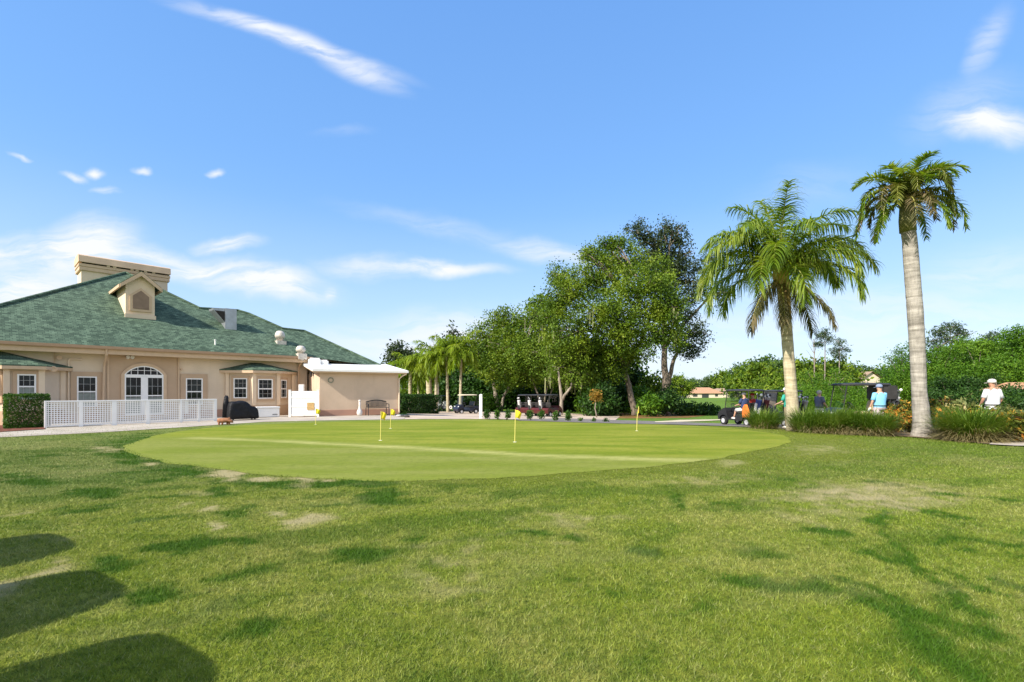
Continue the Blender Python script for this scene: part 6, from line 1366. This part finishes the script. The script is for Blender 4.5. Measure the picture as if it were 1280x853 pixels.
for a in (-6.5, -2.5, 2.5, 5):
    obj('leg', MB().tube([GF.pt(a * k, .8 * k * (1 if a < 0 else -1), 4 * k), GF.pt(a * k, .9 * k * (1 if a < 0 else -1), 0)], [1.3 * k, 1.0 * k], 8), m_rust, t, smooth=True)
for s in (-1, 1): obj('ear', MB().lathe([(.9 * k, 0), (.7 * k, 1.2 * k), (.1 * k, 2.2 * k)], 8, GF.pt(5.2 * k, s * 1.3 * k, 7.2 * k)), m_rust, t)
# white target ring
P0 = at(563.6, 54); t = thing('target_ring', 'round white ring on a thin stand among the young palms', 'sign', P0); c_ = at(563.6, 54, 509.5); k = 54 / FP
obj('ring', MB().tube([c_ + Vector((1.3 * k * math.cos(a), 0, 1.6 * k * math.sin(a))) for a in np.linspace(0, 2 * math.pi, 21)], .6 * k, 6), m_white, t, smooth=True)
obj('stand', MB().bar(P0, c_ - Vector((0, 0, 1.9 * k)), .03, 6), m_black, t)
# stones at the annex corner
m_stone = pmat('pale_stone', (0.50, 0.47, 0.43), .9, .2, 8); m_stoned = pmat('dark_stone', (0.06, 0.055, 0.05), .9, .2, 8)
for i, (px, py, rr_, mt, lab) in enumerate([(498.5, 521.3, .12, m_stone, 'pale stone at the corner of the annex'), (503.5, 521.6, .10, m_stoned, 'dark stone, first one right of the pale stone'), (508.5, 522.2, .13, m_stoned, 'dark stone, second one right of the pale stone')]):
    c_ = gp(px, py); r = np.random.default_rng(i); bm = bmesh.new(); bmesh.ops.create_icosphere(bm, subdivisions=2, radius=rr_)
    for v in bm.verts: v.co = Vector((v.co.x * 1.3, v.co.y, v.co.z * .6)) * (1 + r.normal() * .06) + c_ + Vector((0, 0, rr_ * .5))
    mb = MB().add([v.co.copy() for v in bm.verts], [tuple(v.index for v in f.verts) for f in bm.faces]); bm.free(); tag(obj('stone', mb, mt, None, c_, smooth=True), lab, 'stone', 'stones by the annex corner')

# ------------------------------------------------------------------ far houses
m_tile = bark('orange_roof_tiles', (0.34, 0.19, 0.11), (0.52, 0.30, 0.18), 3.0); m_tiled = bark('brown_roof_tiles', (0.26, 0.18, 0.13), (0.42, 0.31, 0.22), 3.0); m_hw = stucco('house_wall', (0.66, 0.56, 0.44)); m_win = pmat('dark_window', (0.05, 0.055, 0.06), .15, .2, 1, 0, .6)
def house(label, px0, px1, yb, ye, yr, Z, m_r, wins, gable=False, dz=0.0):
    k = Z / FP; x0, x1 = ray(px0) * Z, ray(px1) * Z; z0 = Tf((x0 + x1) / 2, Z); ze = CH + (HY - ye) * k; zr = CH + (HY - yr) * k; dp = (x1 - x0) * (.45 if not gable else .8); xm = (x0 + x1) / 2
    t = thing('house', label, 'house', (xm, Z, z0)); mb = MB()
    mb.box((xm, Z + dp / 2, (z0 + ze) / 2), (x1 - x0, dp, ze - z0)); obj('wall', mb, m_hw, t)
    o_ = .6; mb = MB()
    if gable:
        mb.add([(x0 - o_, Z - o_, ze - .2), (x1 + o_, Z - o_, ze - .2), (xm, Z - o_, zr), (x0 - o_, Z + dp, ze - .2), (x1 + o_, Z + dp, ze - .2), (xm, Z + dp, zr)], [(0, 3, 5, 2), (1, 2, 5, 4), (3, 4, 5)])
        obj('roof', mb, m_r, t); obj('gable_wall', MB().add([(x0, Z - .01, ze - .02), (x1, Z - .01, ze - .02), (xm, Z - .01, zr - .25), (x0, Z + .3, ze - .02), (x1, Z + .3, ze - .02), (xm, Z + .3, zr - .25)], [(0, 1, 2), (5, 4, 3), (0, 3, 4, 1), (1, 4, 5, 2), (2, 5, 3, 0)]), m_hw, t)
    else:
        h_ = dp * .5
        mb.add([(x0 - o_, Z - o_, ze), (x1 + o_, Z - o_, ze), (x1 + o_, Z + dp + o_, ze), (x0 - o_, Z + dp + o_, ze), (x0 + h_ * .7, Z + h_, zr), (x1 - h_ * .7, Z + h_, zr)], [(0, 1, 5, 4), (1, 2, 5), (2, 3, 4, 5), (3, 0, 4), (0, 3, 2, 1)]); obj('roof', mb, m_r, t)
    for u, w_, zb_, zt_ in wins:
        xc = x0 + (x1 - x0) * u; hh = ze - z0; f = obj('window', MB().box((xc, Z - .03, z0 + hh * (zb_ + zt_) / 2), (w_ * (x1 - x0), .08, hh * (zt_ - zb_))), m_win, t)
    return t
house('long low house with an orange tiled roof across the fairway', 834, 904, 496, 492, 484.5, 215, m_tile, [(.12, .06, .3, .85), (.3, .10, .0, .85), (.5, .08, .25, .85), (.68, .12, 0, .85), (.88, .05, .3, .85)])
house('small cream house right of the orange roofed house', 894, 930, 496.5, 489, 485.5, 225, m_tiled, [(.25, .10, .25, .8), (.6, .16, 0, .8)])
house('cream gabled house with a brown roof above the open cart', 1078, 1100, 495, 473, 464.5, 128, m_tiled, [(.5, .2, .55, .8)], True)
house('house with a terracotta roof half hidden at the right edge', 1262, 1310, 500, 488, 478, 36, m_tile, [(.4, .2, .3, .8)])
